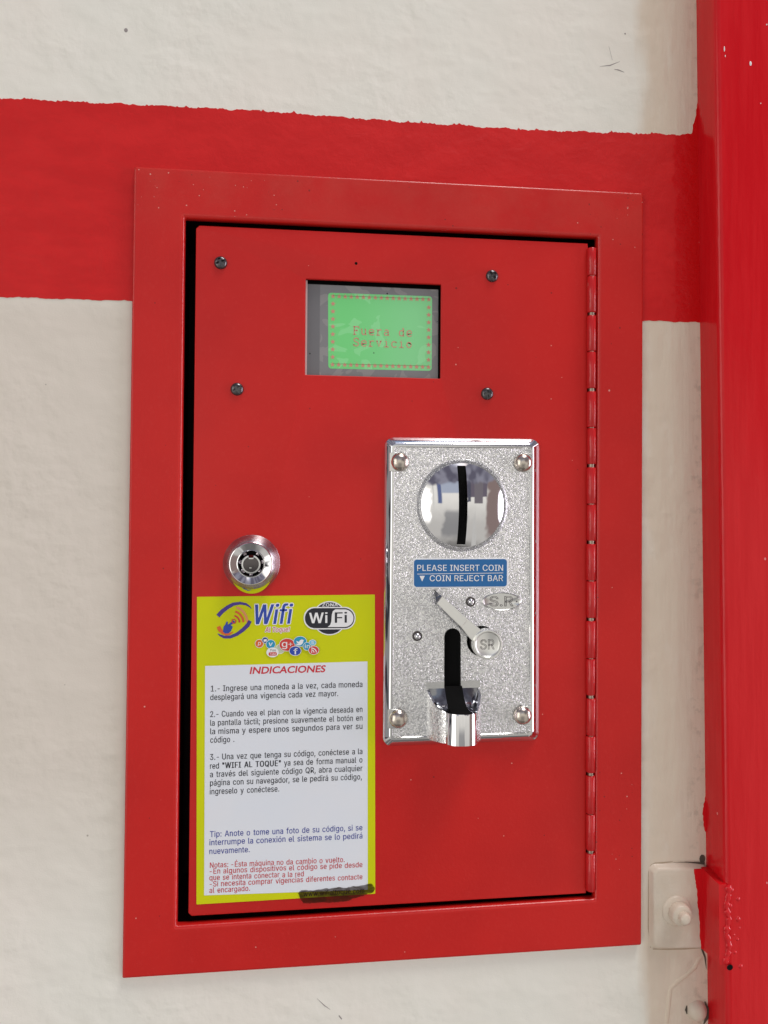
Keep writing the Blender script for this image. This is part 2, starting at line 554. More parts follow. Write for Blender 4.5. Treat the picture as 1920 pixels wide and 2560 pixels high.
def tube(path, r, n=10, flatten=1.0):
    rings = []
    m = len(path)
    for i, p in enumerate(path):
        a = Vector(path[max(i - 1, 0)])
        c = Vector(path[min(i + 1, m - 1)])
        t = (c - a).normalized()
        u = t.cross(Vector((0, 0, 1)))
        if u.length < 1e-4:
            u = Vector((1, 0, 0))
        u.normalize()
        q = t.cross(u)
        rr = r[i] if isinstance(r, (list, tuple)) else r
        rings.append([tuple(Vector(p) + u * math.cos(2 * math.pi * k / n) * rr + q * math.sin(2 * math.pi * k / n) * rr * flatten) for k in range(n)])
    return loft(rings, True, True)


def xf(vf, fn):
    return [fn(*p) for p in vf[0]], vf[1]


# outlines of a plain grotesque alphabet: advance | loops of x,y in thousandths of an em (cap height 509)
GLYPHS = {
'!': '196|67,160 63,509 132,509 128,160|98,-4 81,-1 66,9 56,24 52,41 56,58 66,73 81,83 98,86 116,83 130,73 140,58 143,41 140,24 130,9 116,-1',
'"': '321|78,318 70,509 136,509 128,318|193,318 185,509 250,509 243,318',
'+': '453|198,34 198,364 255,364 255,34|61,172 61,226 391,226 391,172',
',': '188|38,-119 68,71 137,71 84,-119',
'-': '453|337,244 337,188 114,188 114,244',
'.': '188|95,-4 78,-1 63,9 53,24 50,41 53,59 63,73 78,83 95,87 113,83 128,73 138,59 141,41 138,24 128,9 113,-1',
'1': '453|76,0 76,55 391,55 391,0|276,509 276,0 212,0 212,448 209,448 86,358 86,427 198,509',
'2': '453|64,0 64,47 234,229 261,257 282,282 299,305 311,327 318,348 320,371 317,397 308,419 293,436 273,449 250,457 224,460 196,457 172,447 153,433 139,413 130,390 127,362 66,362 71,405 86,442 111,473 143,496 182,511 225,516 268,511 306,497 337,474 361,445 376,411 381,372 378,345 371,318 357,290 336,259 306,223 267,180 153,60 153,57 389,57 389,0',
'3': '453|218,-7 173,-3 133,10 98,30 70,57 52,91 44,132 109,132 115,107 126,87 144,71 165,59 191,52 219,50 248,53 275,61 297,74 315,93 325,116 329,145 326,172 316,196 299,217 275,234 242,244 201,248 157,248 157,299 288,448 288,452 70,452 70,509 372,509 372,461 211,278 211,289 264,288 308,276 344,253 371,222 387,186 393,145 387,103 370,66 344,36 309,12 266,-2',
':': '188|95,-4 78,-1 63,9 53,24 50,41 53,59 63,73 78,83 95,87 113,83 128,73 138,59 141,41 138,24 128,9 113,-1|95,271 78,274 63,284 53,299 50,316 53,334 63,349 78,359 95,362 113,359 128,349 138,334 141,316 138,299 128,284 113,274',
';': '188|38,-119 68,71 137,71 84,-119|103,271 86,274 71,284 61,299 58,316 61,334 71,349 86,359 103,362 121,359 136,349 146,334 149,316 146,299 136,284 121,274',
'A': '480|16,0 201,509 276,509 463,0 395,0 287,302 276,334 264,372 250,420 232,478 245,478 228,419 213,371 201,333 191,302 85,0|110,142 110,199 370,199 370,142',
'B': '456|60,0 60,509 241,509 289,504 329,491 359,469 381,442 394,410 398,374 395,344 387,320 373,301 356,286 336,275 315,267 315,262 339,257 363,245 385,227 402,203 414,173 418,136 413,100 400,67 377,39 344,18 301,4 247,0|125,57 245,57 296,63 330,80 349,105 355,137 352,161 342,184 327,203 306,218 279,228 248,231 125,231|125,285 238,285 265,288 288,296 308,309 323,326 333,348 336,372 330,403 313,429 283,446 240,452 125,452',
'C': '510|267,-7 225,-3 186,7 150,25 119,49 92,79 70,115 53,157 44,203 40,254 44,305 53,352 70,393 92,429 119,459 150,484 186,501 225,512 267,516 305,513 340,504 373,490 402,471 427,447 448,418 463,385 473,348 408,348 401,373 389,395 375,413 357,428 337,440 315,449 292,454 267,456 223,450 184,432 150,403 125,364 109,314 103,254 109,194 125,145 151,105 184,76 223,59 267,53 292,55 315,60 337,69 357,81 375,96 389,114 401,136 408,160 473,160 463,124 448,91 428,62 402,38 373,19 341,5 305,-4',
'D': '502|219,0 96,0 96,57 215,57 272,63 318,81 354,110 379,149 394,198 399,255 394,312 379,361 354,399 320,428 275,446 221,452 93,452 93,509 225,509 273,505 315,495 353,478 399,441 433,391 449,351 458,306 462,255 458,205 449,159 433,119 411,83 384,54 351,31 312,14 268,3|125,509 125,0 60,0 60,509',
'E': '419|60,0 60,509 372,509 372,452 125,452 125,286 355,286 355,229 125,229 125,57 375,57 375,0',
'F': '410|60,0 60,509 369,509 369,452 125,452 125,278 346,278 346,221 125,221 125,0',
'I': '301|31,0 31,57 118,57 118,452 31,452 31,509 269,509 269,452 183,452 183,57 269,57 269,0',
'J': '396|185,-7 124,3 75,33 52,63 38,100 33,145 33,173 98,173 98,145 104,104 122,74 149,56 185,50 220,56 248,74 266,104 272,145 272,509 336,509 336,145 332,100 318,63 294,33 246,3',
'L': '393|60,0 60,509 125,509 125,57 361,57 361,0',
'N': '523|60,0 60,509 136,509 343,183 352,169 363,151 375,130 388,107 401,82 414,55 405,54 402,81 401,108 400,134 399,157 399,195 399,509 463,509 463,0 387,0 202,290 190,310 177,331 164,354 148,381 108,452 119,454 122,384 123,354 124,328 125,307 125,291 125,0',
'O': '533|267,-7 225,-3 186,7 150,25 119,49 92,79 70,115 53,157 44,203 40,254 44,305 53,352 70,393 92,429 119,459 150,484 186,501 225,512 267,516 309,512 348,501 384,484 415,459 442,429 464,393 480,352 490,305 493,254 490,203 480,157 464,115 442,79 415,49 384,25 348,7 309,-3|267,53 310,59 349,76 383,105 408,144 425,194 430,254 425,314 408,365 383,404 349,433 310,450 267,456 223,450 184,433 151,404 125,364 109,314 103,254 109,194 125,144 151,105 184,76 223,59',
'P': '445|60,0 60,509 235,509 289,503 332,487 366,462 390,430 404,391 409,348 404,304 390,265 366,233 332,207 289,191 235,186 109,186 109,242 233,242 269,246 297,256 318,272 333,294 342,319 344,348 342,376 333,402 318,423 297,439 268,449 232,452 125,452 125,0',
'Q': '533|245,159 313,159 369,85 384,65 468,-48 401,-48 346,27 331,46|267,-7 225,-3 186,7 150,25 119,49 92,79 70,115 53,157 44,203 40,254 44,305 53,352 70,393 92,429 119,459 150,484 186,501 225,512 267,516 309,512 348,501 384,484 415,459 442,429 464,393 480,352 490,305 493,254 490,203 480,157 464,115 442,79 415,49 384,25 348,7 309,-3|267,53 310,59 349,76 383,105 408,144 425,194 430,254 425,314 408,365 383,404 349,433 310,450 267,456 223,450 184,433 151,404 125,364 109,314 103,254 109,194 125,144 151,105 184,76 223,59',
'R': '449|60,0 60,509 236,509 290,504 333,489 367,465 390,433 405,395 409,352 405,309 390,271 367,240 333,217 289,203 236,198 96,198 96,255 234,255 269,258 298,267 319,281 334,300 342,324 345,352 342,380 334,405 319,425 298,440 269,449 233,452 125,452 125,0|353,0 230,229 303,229 428,0',
'S': '447|224,-9 172,-4 128,9 91,31 64,60 46,96 38,137 104,137 110,110 123,88 142,71 166,59 194,52 224,49 257,52 286,60 311,74 329,92 341,114 346,139 342,161 332,179 316,193 296,205 272,214 245,222 184,239 128,260 86,289 60,326 52,372 58,413 75,448 102,476 138,498 180,511 227,516 275,511 316,498 351,476 377,449 394,415 401,378 337,378 326,412 302,437 267,453 225,459 194,456 167,448 145,435 129,418 118,398 115,376 119,352 131,334 148,319 169,308 191,300 212,293 264,279 287,272 312,264 336,252 359,238 379,220 395,198 405,171 408,139 403,99 386,64 360,34 323,11 278,-4',
'T': '449|32,452 32,509 417,509 417,452 257,452 257,0 193,0 193,452',
'U': '517|259,-8 203,-2 154,15 114,43 85,80 66,124 60,173 60,509 124,509 124,178 128,144 141,113 160,87 187,68 220,56 259,52 298,56 331,68 357,87 377,113 389,144 393,178 393,509 457,509 457,173 451,124 433,80 403,43 363,15 315,-2',
'W': '686|155,0 16,509 82,509 163,196 170,171 175,145 181,120 187,94 192,67 197,40 189,40 194,67 200,94 205,120 211,145 218,171 224,196 306,509 380,509 462,196 468,171 474,145 480,120 486,94 492,67 497,40 488,40 493,67 499,94 504,120 510,145 523,196 603,509 670,509 530,0 455,0 368,323 359,356 351,391 344,431 336,475 350,475 342,433 335,395 327,359 318,323 230,0',
'Y': '472|203,0 203,208 16,509 91,509 192,344 208,318 222,292 236,264 250,230 224,230 237,265 251,293 265,318 280,344 381,509 455,509 268,208 268,0',
'Z': '438|42,0 42,46 273,385 289,408 306,431 323,453 341,476 348,454 317,453 285,452 254,452 223,452 40,452 40,509 397,509 397,462 169,129 152,105 134,81 116,57 97,33 90,54 121,56 152,57 183,57 214,57 399,57 399,0',
'a': '389|160,-9 126,-5 94,5 68,22 48,45 35,73 30,108 34,138 43,161 58,179 78,193 100,203 125,211 152,216 178,220 209,224 234,227 252,230 265,235 273,243 276,255 276,257 273,279 267,297 256,311 240,322 220,329 196,331 171,329 149,322 132,313 118,301 107,288 100,274 41,291 57,322 79,346 104,364 133,375 163,382 194,384 215,383 239,379 263,372 286,360 306,343 322,320 333,290 337,251 337,0 277,0 277,52 272,52 264,38 252,25 236,12 215,1 190,-6|170,45 202,49 228,59 248,74 263,93 272,115 276,138 276,190 270,186 259,182 246,179 231,176 216,173 200,171 175,168 154,164 134,159 117,150 103,139 95,124 92,105 94,87 102,72 114,61 130,52 149,47',
'b': '424|229,-8 198,-5 172,4 153,17 138,31 127,46 118,59 112,59 112,0 53,0 53,509 114,509 114,319 118,319 127,331 137,346 152,360 171,373 197,381 229,384 274,378 313,361 345,332 370,293 385,245 390,189 385,133 370,84 346,45 313,16 274,-2|220,47 253,51 279,66 301,88 316,117 325,151 328,189 325,227 316,261 301,290 280,311 253,325 220,330 188,325 161,312 140,291 125,263 116,229 113,189 116,150 125,115 140,86 162,65 188,51',
'c': '396|207,-8 159,-2 117,16 82,46 56,85 40,133 34,187 40,243 56,291 82,330 117,360 159,378 207,384 234,383 260,377 284,368 305,356 324,341 340,322 353,301 362,277 303,262 298,276 290,289 281,301 270,311 257,319 242,325 226,329 207,330 173,325 145,310 124,287 108,258 99,224 96,187 99,151 108,117 124,89 145,66 173,51 207,46 226,48 243,52 258,58 271,66 282,76 292,89 299,102 304,117 363,102 354,78 341,56 325,37 306,21 285,9 261,-1 235,-6',
'd': '424|195,-8 151,-2 111,16 79,45 55,84 39,133 34,189 39,245 55,293 79,332 112,361 151,378 196,384 228,381 253,373 272,360 287,346 298,331 306,319 311,319 311,509 372,509 372,0 313,0 313,59 307,59 298,46 287,31 272,17 252,4 227,-5|205,47 236,51 263,65 284,86 299,115 309,150 312,189 309,229 300,263 284,291 263,312 237,325 205,330 172,325 145,311 124,290 108,261 99,227 96,189 99,151 109,117 124,88 145,66 172,51',
'e': '404|212,-8 161,-2 117,16 82,46 56,85 40,132 34,187 39,242 55,290 81,329 115,359 157,378 205,384 236,382 266,374 294,361 319,341 341,315 357,282 368,242 371,194 371,169 75,169 75,221 338,221 310,202 307,237 298,269 283,294 263,314 237,326 205,330 173,326 146,313 125,294 109,270 99,241 96,211 96,178 100,139 110,106 128,80 151,61 179,50 212,46 234,48 254,53 271,61 285,73 297,88 306,105 365,91 353,63 335,39 311,19 283,4 249,-5',
'f': '254|228,379 228,327 6,327 6,379|81,0 81,432 84,461 96,486 113,505 135,519 161,527 187,530 207,529 222,527 234,524 243,521 227,468 215,472 206,473 195,474 171,470 154,460 145,443 142,419 142,0',
'g': '425|207,-151 168,-148 134,-140 105,-127 82,-110 64,-91 51,-69 101,-41 110,-53 122,-66 136,-78 154,-88 178,-95 207,-97 249,-92 282,-75 304,-47 311,-6 311,68 306,68 298,56 287,41 272,28 252,16 227,8 195,5 152,10 113,27 80,53 55,90 39,136 34,191 39,246 55,293 80,332 112,361 152,378 196,384 228,382 253,373 273,360 288,346 299,331 308,319 313,319 313,379 372,379 372,-9 367,-54 350,-90 324,-117 291,-136 251,-147|205,59 237,63 264,75 285,95 300,121 309,154 312,193 309,231 300,264 285,291 264,312 237,325 205,330 172,325 145,312 124,290 109,262 99,229 96,193 99,155 109,123 124,96 145,76 172,63',
'i': '167|53,0 53,379 114,379 114,0|84,443 67,446 54,455 44,468 41,483 44,499 54,512 67,521 84,524 100,521 114,512 123,499 126,483 123,468 114,455 100,446',
'l': '189|139,-2 101,3 74,20 58,47 53,84 53,509 114,509 114,99 115,77 120,62 130,54 146,52 160,53 170,54 181,3 172,1 162,-1 151,-2',
'm': '610|53,0 53,379 112,379 112,295 108,295 118,323 132,346 151,363 172,376 195,384 219,386 257,380 287,361 309,331 321,295 312,295 322,321 337,343 357,361 381,375 407,383 437,386 468,383 497,372 522,354 541,328 553,296 557,255 557,0 496,0 496,254 490,289 473,313 447,326 419,330 395,328 374,320 358,307 345,290 338,270 335,247 335,0 274,0 274,260 269,288 253,311 229,326 199,330 178,328 158,320 140,307 126,289 117,266 114,238 114,0',
'n': '410|114,227 114,0 53,0 53,379 112,379 112,287 102,287 124,332 152,362 187,379 227,384 264,380 295,369 321,349 341,321 353,285 357,240 357,0 296,0 296,235 290,275 273,304 246,323 210,329 184,326 161,317 141,303 126,283 117,257',
'o': '415|207,-8 159,-2 117,16 82,46 56,85 40,133 34,187 40,243 56,291 82,330 117,360 159,378 207,384 256,378 299,360 333,330 359,291 376,243 381,187 376,133 359,85 333,46 299,16 256,-2|207,46 242,51 270,66 292,89 307,117 316,151 319,187 316,224 307,258 292,287 270,310 242,325 207,330 173,325 145,310 124,287 108,258 99,224 96,187 99,151 108,117 124,89 145,66 173,51',
'p': '424|53,-143 53,379 112,379 112,319 118,319 126,331 137,346 152,360 171,373 197,381 229,384 274,378 313,361 345,332 370,293 385,245 390,189 385,133 370,84 346,45 313,16 274,-2 229,-8 198,-5 173,4 153,17 138,31 127,46 118,59 114,59 114,-143|220,47 253,51 279,66 301,88 316,117 325,151 328,189 325,227 316,261 301,290 280,311 253,325 220,330 188,325 161,312 140,291 125,263 116,229 113,189 116,150 125,115 140,86 162,65 188,51',
'q': '424|372,-143 311,-143 311,59 306,59 298,46 287,31 272,17 252,4 227,-5 195,-8 151,-2 111,16 79,45 55,84 39,133 34,189 39,245 55,293 79,332 112,361 151,378 196,384 228,381 253,373 272,360 287,346 298,331 307,319 313,319 313,379 372,379|205,47 236,51 263,65 284,86 299,115 309,150 312,189 309,229 300,263 284,291 263,312 237,325 205,330 172,325 145,311 124,290 108,261 99,227 96,189 99,151 109,117 124,88 145,66 172,51',
'r': '259|53,0 53,379 112,379 112,321 115,321 130,347 152,367 181,380 213,385 229,384 243,384 243,322 230,324 219,325 207,326 182,323 159,315 140,301 126,284 117,262 114,237 114,0',
's': '365|182,-8 145,-5 112,3 84,18 62,38 45,63 36,94 94,107 105,79 124,60 150,49 181,45 217,50 244,62 262,81 268,103 265,121 254,136 237,147 212,155 149,170 104,186 72,208 53,237 47,274 51,305 65,332 87,354 115,370 149,381 187,384 223,381 254,372 279,358 299,339 314,316 324,290 268,277 258,298 243,316 219,328 187,333 156,329 131,317 114,299 109,277 112,258 124,243 144,232 172,223 229,209 275,194 306,171 325,142 331,107 326,75 312,47 290,24 260,6 223,-5',
't': '227|204,379 204,327 6,327 6,379|65,471 126,471 126,98 128,76 136,61 150,53 170,50 185,51 202,54 213,2 203,-1 192,-3 180,-4 168,-4 125,2 92,21 72,52 65,93',
'u': '410|182,-5 146,-1 115,11 89,31 69,59 57,95 53,139 53,379 114,379 114,144 119,105 137,75 164,56 200,50 226,53 249,62 268,77 283,97 293,122 296,153 296,379 357,379 357,0 298,0 298,92 307,92 286,47 257,17 222,0',
'v': '389|163,0 17,379 84,379 165,155 177,121 187,87 196,53 206,21 184,21 194,53 203,87 213,121 224,155 305,379 371,379 226,0',
'w': '567|138,0 23,379 87,379 133,214 143,177 154,137 165,91 175,41 165,41 175,90 186,135 196,176 206,214 252,379 316,379 362,214 371,176 382,136 392,91 402,41 391,41 402,90 413,135 423,176 434,214 480,379 545,379 429,0 368,0 319,172 305,225 297,252 291,280 277,338 291,338 277,280 270,252 263,225 255,198 248,172 199,0',
'x': '379|21,0 171,218 171,171 29,379 100,379 147,306 164,279 179,253 193,229 207,206 175,206 190,229 202,253 216,279 233,306 282,379 352,379 209,169 209,214 358,0 287,0 231,85 214,112 200,136 187,159 173,182 205,182 191,159 178,136 165,112 148,85 91,0',
'y': '389|47,-139 61,-86 71,-87 88,-90 104,-89 118,-84 130,-74 141,-58 151,-36 163,-1 17,379 84,379 165,155 177,121 187,87 196,53 206,21 184,21 193,53 202,87 212,121 224,155 305,379 371,379 204,-58 191,-85 177,-107 159,-124 139,-136 117,-143 91,-145 77,-145 65,-143 54,-141',
'z': '380|42,0 42,46 254,320 254,323 48,323 48,379 333,379 333,331 126,60 126,56 339,56 339,0',
'É': '419|60,0 60,509 372,509 372,452 125,452 125,286 355,286 355,229 125,229 125,57 375,57 375,0|191,558 239,659 307,659 241,558',
'á': '389|160,-9 126,-5 94,5 68,22 48,45 35,73 30,108 34,138 43,161 58,179 78,193 100,203 125,211 152,216 178,220 209,224 234,227 252,230 265,235 273,243 276,255 276,257 273,279 267,297 256,311 240,322 220,329 196,331 171,329 149,322 132,313 118,301 107,288 100,274 41,291 57,322 79,346 104,364 133,375 163,382 194,384 215,383 239,379 263,372 286,360 306,343 322,320 333,290 337,251 337,0 277,0 277,52 272,52 264,38 252,25 236,12 215,1 190,-6|170,45 202,49 228,59 248,74 263,93 272,115 276,138 276,190 270,186 259,182 246,179 231,176 216,173 200,171 175,168 154,164 134,159 117,150 103,139 95,124 92,105 94,87 102,72 114,61 130,52 149,47|162,429 210,529 278,529 212,429',
'é': '404|212,-8 161,-2 117,16 82,46 56,85 40,132 34,187 39,242 55,290 81,329 115,359 157,378 205,384 236,382 266,374 294,361 319,341 341,315 357,282 368,242 371,194 371,169 75,169 75,221 338,221 310,202 307,237 298,269 283,294 263,314 237,326 205,330 173,326 146,313 125,294 109,270 99,241 96,211 96,178 100,139 110,106 128,80 151,61 179,50 212,46 234,48 254,53 271,61 285,73 297,88 306,105 365,91 353,63 335,39 311,19 283,4 249,-5|177,429 225,529 293,529 227,429',
'ó': '415|207,-8 159,-2 117,16 82,46 56,85 40,133 34,187 40,243 56,291 82,330 117,360 159,378 207,384 256,378 299,360 333,330 359,291 376,243 381,187 376,133 359,85 333,46 299,16 256,-2|207,46 242,51 270,66 292,89 307,117 316,151 319,187 316,224 307,258 292,287 270,310 242,325 207,330 173,325 145,310 124,287 108,258 99,224 96,187 99,151 108,117 124,89 145,66 173,51|181,429 228,529 297,529 231,429',
}
_words = {}


def glyph_curve(s, shear=0.0, track=0.0):
    cu = bpy.data.curves.new('w', 'CURVE')
    cu.dimensions = '2D'
    cu.fill_mode = 'BOTH'
    k = 0.70 / 509
    x0 = 0.0
    for ch in s:
        if ch == ' ':
            x0 += 205
            continue
        q = GLYPHS[ch].split('|')
        for lp in q[1:]:
            pts = [tuple(int(t) for t in p.split(',')) for p in lp.split()]
            sp = cu.splines.new('POLY')
            sp.points.add(len(pts) - 1)
            for p, (x, y) in zip(sp.points, pts):
                p.co = ((x0 + x + shear * y) * k, y * k, 0, 1)
            sp.use_cyclic_u = True
        x0 += int(q[0]) + track
    return cu


def word(s, bold=0.0, shear=0.0):
    """bold: extra stroke width in em, made by striking the word again beside itself"""
    key = (s, bold, shear)
    if key not in _words:
        v, f = curve_mesh(glyph_curve(s, shear, bold * 700))
        if bold:
            o = len(v)
            v = v + [(x + bold, y, z + 0.003) for x, y, z in v]
            f = f + [tuple(i + o for i in q) for q in f]
            if bold > 0.05:
                v = v + [(x + bold / 2, y, z + 0.006) for x, y, z in v[:o]]
                f = f + [tuple(i + 2 * o for i in q) for q in f[:len(f) // 2]]
        _words[key] = (v, f)
    return _words[key]


CAP = 0.70


def text(s, x0, base, cap, d, x1=None, bold=0.0, shear=0.0, center=None):
    v, f = word(s, bold, shear)
    k = cap / CAP
    mn = min(p[0] for p in v)
    mx = max(p[0] for p in v)
    kx = k if x1 is None else (x1 - x0) / (mx - mn)
    if center is not None:
        x0 = center - (mx - mn) * kx / 2
    return [(x0 + (p[0] - mn) * kx, base + p[1] * k, d + p[2]) for p in v], f


def merge(*vfs):
    v, f = [], []
    for a, b in vfs:
        o = len(v)
        v += list(a)
        f += [tuple(i + o for i in q) for q in b]
    return v, f


def line(s, x0, x1, b0, b1, cap, d, squeeze=0.92):
    """one justified line of print"""
    ws = s.split(' ')

    def wt(q):
        return 0.07 if q in ('"WIFI', 'AL', 'TOQUE"') else 0.025

    k = cap / CAP * squeeze
    box_ = [(min(p[0] for p in word(q, wt(q))[0]), max(p[0] for p in word(q, wt(q))[0])) for q in ws]
    tot = sum((b - a) * k for a, b in box_)
    gap = (x1 - x0 - tot) / max(len(ws) - 1, 1)
    if gap < 0.55 * cap:      # too wide: narrow the letters instead
        gap = 0.55 * cap
        k *= (x1 - x0 - gap * (len(ws) - 1)) / tot
    x = x0
    out = []
    for q, (a, b) in zip(ws, box_):
        v, f = word(q, wt(q))
        out.append(([(x + (p[0] - a) * k, b0 + (b1 - b0) * (x - x0) / max(x1 - x0, 1) + p[1] * cap / CAP, d + p[2]) for p in v], f))
        x += (b - a) * k + gap
    return merge(*out)


class Thing:
    def __init__(self, name, base, label, cat, group=None, kind=None):
        self.o = bpy.data.objects.new(name, None)
        self.o.empty_display_size = 0.01
        COL.objects.link(self.o)
        self.base = base
        self.o.location = P(*base)
        self.o['label'] = label
        self.o['category'] = cat
        if group:
            self.o['group'] = group


def make(name, pieces, base, parent=None, angle=32, label=None, recalc=True):
    """one mesh object from [(verts_faces, material, smooth)], verts in mm"""
    v, f, mi, sm = [], [], [], []
    mats = []
    for vf, m_, s_ in pieces:
        if m_ not in mats:
            mats.append(m_)
        o = len(v)
        v += [P(*p) - P(*base) for p in vf[0]]
        for q in vf[1]:
            f.append(tuple(i + o for i in q))
            mi.append(mats.index(m_))
            sm.append(s_)
    me = bpy.data.meshes.new(name)
    me.from_pydata(v, [], f)
    for m_ in mats:
        me.materials.append(M[m_])
    for p, a, b in zip(me.polygons, mi, sm):
        p.material_index = a
        p.use_smooth = b
    if recalc:
        bm = bmesh.new()
        bm.from_mesh(me)
        bmesh.ops.remove_doubles(bm, verts=bm.verts, dist=2e-7)
        bmesh.ops.recalc_face_normals(bm, faces=bm.faces)
        bm.to_mesh(me)
        bm.free()
    me.set_sharp_from_angle(angle=math.radians(angle))
    o = bpy.data.objects.new(name, me)
    COL.objects.link(o)
    if parent is None:
        o.location = P(*base)
    else:
        o.parent = parent
    if label:
        o['label'] = label
    return o


def prints(name, pieces, base, parent, label=None):
    """flat print: every face must look out of the wall"""
    out = []
    for vf, m_ in pieces:
        fs = []
        for q in vf[1]:
            a, b, c = (Vector(vf[0][q[i]]) for i in (0, 1, 2))
            s = sum((vf[0][q[i]][0] * vf[0][q[(i + 1) % len(q)]][1] - vf[0][q[(i + 1) % len(q)]][0] * vf[0][q[i]][1]) for i in range(len(q)))
            fs.append(q if s > 0 else q[::-1])
        out.append(((vf[0], fs), m_, False))
    return make(name, out, base, parent, label=label, recalc=False)


def ragged(pts, step, amp, spike=0.0):
    """a hand-painted edge: fine jitter along a polyline"""
    out = []
    ph = random.random() * 9
    for (x0, z0), (x1, z1) in zip(pts[:-1], pts[1:]):
        L = math.hypot(x1 - x0, z1 - z0)
        n = max(int(L / step), 1)
        nx, nz = -(z1 - z0) / L, (x1 - x0) / L
        for i in range(n):
            t = i / n
            s = ph + (x0 + (x1 - x0) * t) * 0.21 + (z0 + (z1 - z0) * t) * 0.13
            j = amp * (0.5 * math.sin(s * 1.7) + 0.35 * math.sin(s * 4.3 + 1) + random.uniform(-0.55, 0.55))
            if spike and random.random() < 0.09:
                j += random.uniform(0.2, 1) * spike
            out.append((x0 + (x1 - x0) * t + nx * j, z0 + (z1 - z0) * t + nz * j))
    out.append(pts[-1])
    return out


# ------------------------------------------------------------------ wall with its painted band
WD = -2.5
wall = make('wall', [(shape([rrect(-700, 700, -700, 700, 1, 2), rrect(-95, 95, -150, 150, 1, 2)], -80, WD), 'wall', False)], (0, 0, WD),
            label='bumpy white painted wall crossed by a wide red band')
wall['category'] = 'wall'
WB = (0, 0, WD)
top_e = ragged([(-700, 181), (-158.4, 185.2), (-112.6, 186.2), (-58.6, 187.4), (1, 186.9), (60, 187.3), (122, 189.6), (130.2, 190.4)], 0.7, 0.42, 0.8)
top_e += ragged([(130.6, 191.2), (131.5, 195.5), (132.8, 199), (133.4, 203), (133.9, 206)], 0.8, 0.35)
top_e += [(140, 211), (140, 107)]
bot_e = ragged([(140, 107.4), (108, 107.2), (95, 107.2)], 1.1, 0.33) + [(95, 150), (-95, 150)]
bot_e += ragged([(-95, 106.9), (-107.8, 106.9), (-158, 106.5), (-700, 104)], 1.1, 0.33)
make('painted_band', [(shape([top_e + bot_e], WD - 0.05, WD + 0.16, 0.0), 'band', False)], WB, wall, angle=20)
sm = []
for zt, zb, ww in ((-98, -115, 0.8),):
    lp = ragged([(137.5 - ww * 0.3, zt), (136.4 - ww, (zt + zb) / 2), (137.2 - ww * 0.2, zb)], 0.8, 0.35)
    sm.append((shape([[(139, zt)] + lp + [(139, zb)]], WD - 0.05, WD + 0.15), 'post', False))
make('paint_smear', sm, WB, wall, label='red paint smears on the white wall beside the post')
rp = [(136.2, -168.5, WD), (134.2, -169.65, WD), (132.2, -173.3, WD), (127.9, -176.8, WD), (124.4, -178.7, WD), (121.0, -181.7, WD), (120.2, -188.6, WD), (119.3, -196.6, WD), (119.1, -215, WD)]
make('paint_ridge', [(tube(rp, [0.3, 0.9, 1.0, 0.9, 1.0, 0.9, 1.0, 0.9, 0.8], 10, 0.35), 'ridge', True)], WB, wall, angle=60)


def stroke(pts, wd, d):
    l, r_ = [], []
    for i, (x, z) in enumerate(pts):
        a, b = pts[max(i - 1, 0)], pts[min(i + 1, len(pts) - 1)]
        L = math.hypot(b[0] - a[0], b[1] - a[1]) or 1
        k = wd if not isinstance(wd, (list, tuple)) else wd[i]
        nx, nz = -(b[1] - a[1]) / L * k / 2, (b[0] - a[0]) / L * k / 2
        l.append((x + nx, z + nz))
        r_.append((x - nx, z - nz))
    return flat([l + r_[::-1]], d)


prints('scratch', [(stroke([(88.4, 217.2), (93, 218.0), (97.6, 220.1)], [0.1, 0.5, 0.1], WD + 0.05), 'scuff'),
                   (stroke([(95, 216.5), (97, 216.3), (99.5, 215.5)], [0.2, 0.55, 0.2], WD + 0.05), 'scuff'),
                   (stroke([(92.5, 226.4), (94.1, 220.4)], 0.12, WD + 0.05), 'scuff'),
                   (flat([circle(99.9, 232.5, 0.4, 8)], WD + 0.05), 'scuff')], WB, wall)
prints('scuff_mark', [(flat([circle(-110.6, 216.3, 0.75, 9, 0.9)], WD + 0.05), 'scuff')], WB, wall, label='brown fleck on the white wall')
prints('scratch', [(stroke([(-31, -175.5), (-28, -178.5), (-25.5, -180.4)], [0.1, 0.35, 0.1], WD + 0.05), 'scuff'),
                   (stroke([(-22, -183), (-20.8, -184.6)], 0.45, WD + 0.05), 'scuff')], WB, wall)

# ------------------------------------------------------------------ red steel post at the right
PB = (165, -400, WD)


def pxl(z):
    return 135.25 - 0.0121 * (z - 50)


rings = []
for z in (-400, -250, -150, -50, 50, 150, 250, 350, 500):
    x0 = pxl(z)
    c = [(x0, -3.5), (x0 + 60, -3.5), (x0 + 60, 12.5), (x0, 12.5)]
    rings.append([(x, z, d) for x, d in quad_ring(c, [0.3, 0.3, 2.4, 2.4], 6)])
post = make('steel_post', [(loft(rings, True, True), 'post', True)], PB, angle=40,
            label='glossy red painted steel post running up the right side of the wall')
post['category'] = 'post'
chips = []
for x, z, a, b in ((137.0, 219.5, 0.4, 1.7), (137.4, 216.5, 0.3, 0.7), (148.8, 214.2, 0.75, 1.4), (156.2, 231.5, 0.4, 0.5), (153.4, 197.5, 0.3, 0.4)):
    chips.append((xf(lathe(0, 0, [(1, 0), (0.8, 0.16), (0.35, 0.3)], 9), lambda u, v_, d, x=x, z=z, a=a, b=b: (x + u * a * 0.75, z + v_ * b * 0.8, 12.42 + d)), 'white', True))
make('paint_drip', chips, PB, post, label='white paint drips on the red post')

